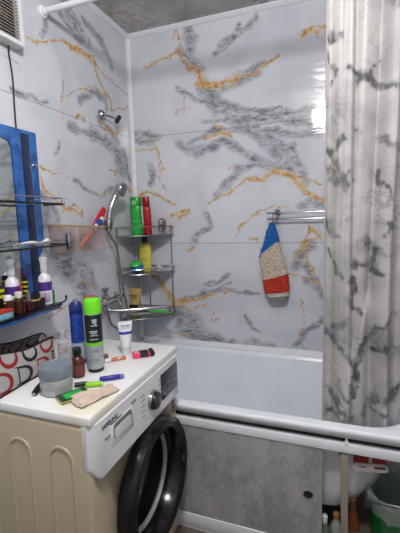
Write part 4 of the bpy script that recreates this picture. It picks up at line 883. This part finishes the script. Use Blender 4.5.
g = thing('soap_packet', 'green and black packet beside the grey jar under the beige cloth', 'packet', (.470, -1.256, ZT), (0, 0, math.radians(62)))
MB().box(-.045, .045, -.026, .026, 0, .0115, .002).build('carton', simple('packet_dark', rgb(40, 62, 40), .4), g)
MB().box(-.028, .030, -.020, .016, .0113, .0123, .0003).build('green_print', simple('packet_green', rgb(30, 180, 76), .35), g)
MB().box(-.0455, -.043, -.0255, .0255, .002, .0095).box(-.044, .044, -.0264, -.0255, .004, .008).build('yellow_edge', simple('packet_yellow', rgb(180, 186, 90), .4), g)
# beige cloth
cl = MB()
def clothP(u, v):
    x = (u - .5) * .140; y = (v - .5) * .084 * (1 - .45 * u)
    z = .0135 + .007 * mnoise.noise(Vector((x * 26, y * 34, 1))) + .004 * math.sin(y * 170 + x * 60); e = min(u, 1 - u, v, 1 - v)
    z *= min(1, .25 + e * 6)
    return Vector((x + .006 * mnoise.noise(Vector((v * 5, u, 3))), y + .006 * mnoise.noise(Vector((u * 5, v, 7))), max(.001, z)))
cl.grid(clothP, 44, 30); o = cl.build('folded_cloth', simple('beige_cloth', rgb(206, 186, 168), .85, bump=.4, scale=60)); o.location = (.532, -1.232, ZT + .001); o.rotation_euler = (0, 0, math.radians(64))
md = o.modifiers.new('thick', 'SOLIDIFY'); md.thickness = .0016; md.offset = 1
tag(o, 'crumpled beige cloth lying on the near front corner of the washer', 'cloth')
g = thing('pocket_knife', 'black pocket knife lying beside the grey jar near the pouch', 'knife', (.328, -1.248, ZT), (0, 0, math.radians(118)))
MB().tube([(-.045, 0, .008), (-.035, 0, .009), (.01, 0, .0085), (.035, 0, .008)], [.007, .0095, .0085, .0065], 12, flat=.8).build('handle', M_black, g)
MB().tube([(-.0465, 0, .008), (-.043, 0, .008)], .0045, 10).build('end_ring', M_chrome, g)
MB().box(-.052, -.0352, -.005, .005, .006, .014, .002, M=Matrix.Rotation(PI, 4, 'Z')).build('orange_tip', simple('orange_tip', rgb(210, 110, 80), .4), g)
g = thing('lip_balm_tube', 'white capped orange tube lying right of the lime capped can', 'tube', (.425, -.972, ZT), (0, 0, math.radians(50)))
MB().tube([(-.03, 0, .008), (-.008, 0, .008)], .008, 14).build('cap', M_white, g)
MB().tube([(-.008, 0, .008), (.02, 0, .007), (.05, 0, .004)], [.008, .0085, .010], 14, flat=.75).build('body', simple('tube_orange', rgb(206, 116, 92), .4), g)
MB().box(.016, .03, -.0085, .0085, .005, .0125, .001).build('pale_print', simple('print_pale', rgb(226, 214, 206), .4), g)
g = thing('matchbox', 'small brown box behind the orange tube on the washer', 'box', (.388, -.982, ZT), (0, 0, math.radians(40)))
MB().box(-.02, .02, -.012, .012, .0, .024, .001).build('tray', simple('box_brown', rgb(110, 82, 60), .6), g); MB().box(-.0205, -.006, -.0125, .0125, -.0, .0245, .001).build('sleeve', simple('box_brown2', rgb(84, 58, 42), .6), g)

# ------------------------------------------------------------------ under the tub: bucket, liner, bottles
bu = thing('bucket', 'green plastic bucket on the floor under the tub at the right', 'bucket', (1.470, -.60, 0))
MB().lathe([(.085, 0), (.090, .003), (.118, .262), (.124, .266), (.124, .278), (.116, .279), (.112, .262), (.086, .008), (0, .008)], None, 44).build('pail', simple('bucket_green', rgb(18, 100, 44), .35), bu)
MB().tube([(.121 * math.cos(a), .121 * math.sin(a) * .55 - .055, .268 - .05 * math.sin(a) - .01) for a in [PI + PI * k / 20 for k in range(21)]], .003, 8).build('handle', M_chrome, bu)
m = MB(); rings = []
for k, (r, z) in enumerate([(.126, .225), (.129, .26), (.128, .284), (.120, .296), (.110, .288), (.104, .26), (.098, .20), (.085, .13), (.06, .09), (.02, .08)]):
    ring = []
    for s in range(72):
        a = 2 * PI * s / 72; n_ = mnoise.noise(Vector((math.cos(a) * 4, math.sin(a) * 4, z * 16)))
        n2 = mnoise.noise(Vector((math.cos(a) * 11, math.sin(a) * 11, z * 9)))
        amp = .010 if k > 2 else .0035
        rr_ = r + amp * (n_ * .8 + n2 * .8) if k > 2 else r + abs(amp * (n_ + n2))
        zz = z + (.03 * n_ + .016 * n2 + (.035 * max(0, math.sin(a - .5)) if 1 < k < 6 else 0) if k < 6 else 0) * (1 if k != 0 else .9)
        ring.append(Vector((rr_ * math.cos(a), rr_ * math.sin(a), zz)))
    rings.append(ring)
m.ring_surface(rings, cap0=False)
bag = m.build('bin_liner', glassy('clear_bag', rgb(200, 200, 206), .27, .18)); bag.location = (1.470, -.60, .0)
tag(bag, 'crumpled clear plastic bag lining the green bucket', 'bag')
UB = 'cleaning bottles stored under the tub'
def under(label, loc, c, capc, h, r, alpha=None):
    bottle('cleaning_bottle', label, 'bottle', loc, [('body', c, [(r * .9, 0), (r, .004), (r, h * .62), (r * .5, h * .8), (r * .42, h * .84)]), ('cap', capc, cyl(r * .48, h * .83, h)), ('label', simple('under_label', rgb(104, 88, 70), .5), cyl(r * 1.012, h * .15, h * .5, .0003))], group=UB)
under('orange amber bottle right of the grey post under the tub', (1.297, -.66, 0), simple('orange_amber', rgb(104, 56, 26), .2), simple('cap_brown', rgb(90, 50, 34), .4), .255, .026)
under('green bottle at the panel edge under the tub', (1.190, -.68, 0), simple('dull_green', rgb(88, 116, 84), .3), M_white, .17, .026)
under('clear bottle left of the grey post under the tub', (1.236, -.64, 0), glassy('clear_pet', rgb(190, 196, 196), .6, .15), simple('cap_tan', rgb(170, 120, 70), .4), .16, .024)

# ------------------------------------------------------------------ camera, light, render look
f, yaw, pit, rol = CAMP[:4]
fw = Vector((-math.sin(yaw) * math.cos(pit), math.cos(yaw) * math.cos(pit), -math.sin(pit)))
r0 = Vector((math.cos(yaw), math.sin(yaw), 0)); u0 = r0.cross(fw)
rt = r0 * math.cos(rol) + u0 * math.sin(rol); up = rt.cross(fw)
cd = bpy.data.cameras.new('camera'); ca = bpy.data.objects.new('camera', cd); COL.objects.link(ca)
ca.matrix_world = Matrix(((rt.x, up.x, -fw.x, CAMP[4]), (rt.y, up.y, -fw.y, CAMP[5]), (rt.z, up.z, -fw.z, CAMP[6]), (0, 0, 0, 1)))
cd.sensor_fit = 'AUTO'; cd.sensor_width = 36; cd.lens = f / 533 * 36; cd.clip_start = .02
scene.camera = ca
def light(name, typ, loc, energy, col, **kw):
    l = bpy.data.lights.new(name, typ); l.energy = energy; l.color = col
    for k, v in kw.items(): setattr(l, k, v)
    o = bpy.data.objects.new(name, l); COL.objects.link(o); o.location = loc; return o
light('ceiling_lamp_light', 'POINT', (1.08, -1.78, 2.33), 44, (1.0, .985, .97), shadow_soft_size=.08)
w = bpy.data.worlds.new('world'); scene.world = w; w.use_nodes = True
w.node_tree.nodes['Background'].inputs[0].default_value = (.8, .88, 1, 1); w.node_tree.nodes['Background'].inputs[1].default_value = .15
vs_ = scene.view_settings; vs_.view_transform = 'Standard'; vs_.look = 'None'; vs_.exposure = 0.42; vs_.gamma = 1.0; vs_.use_curve_mapping = False
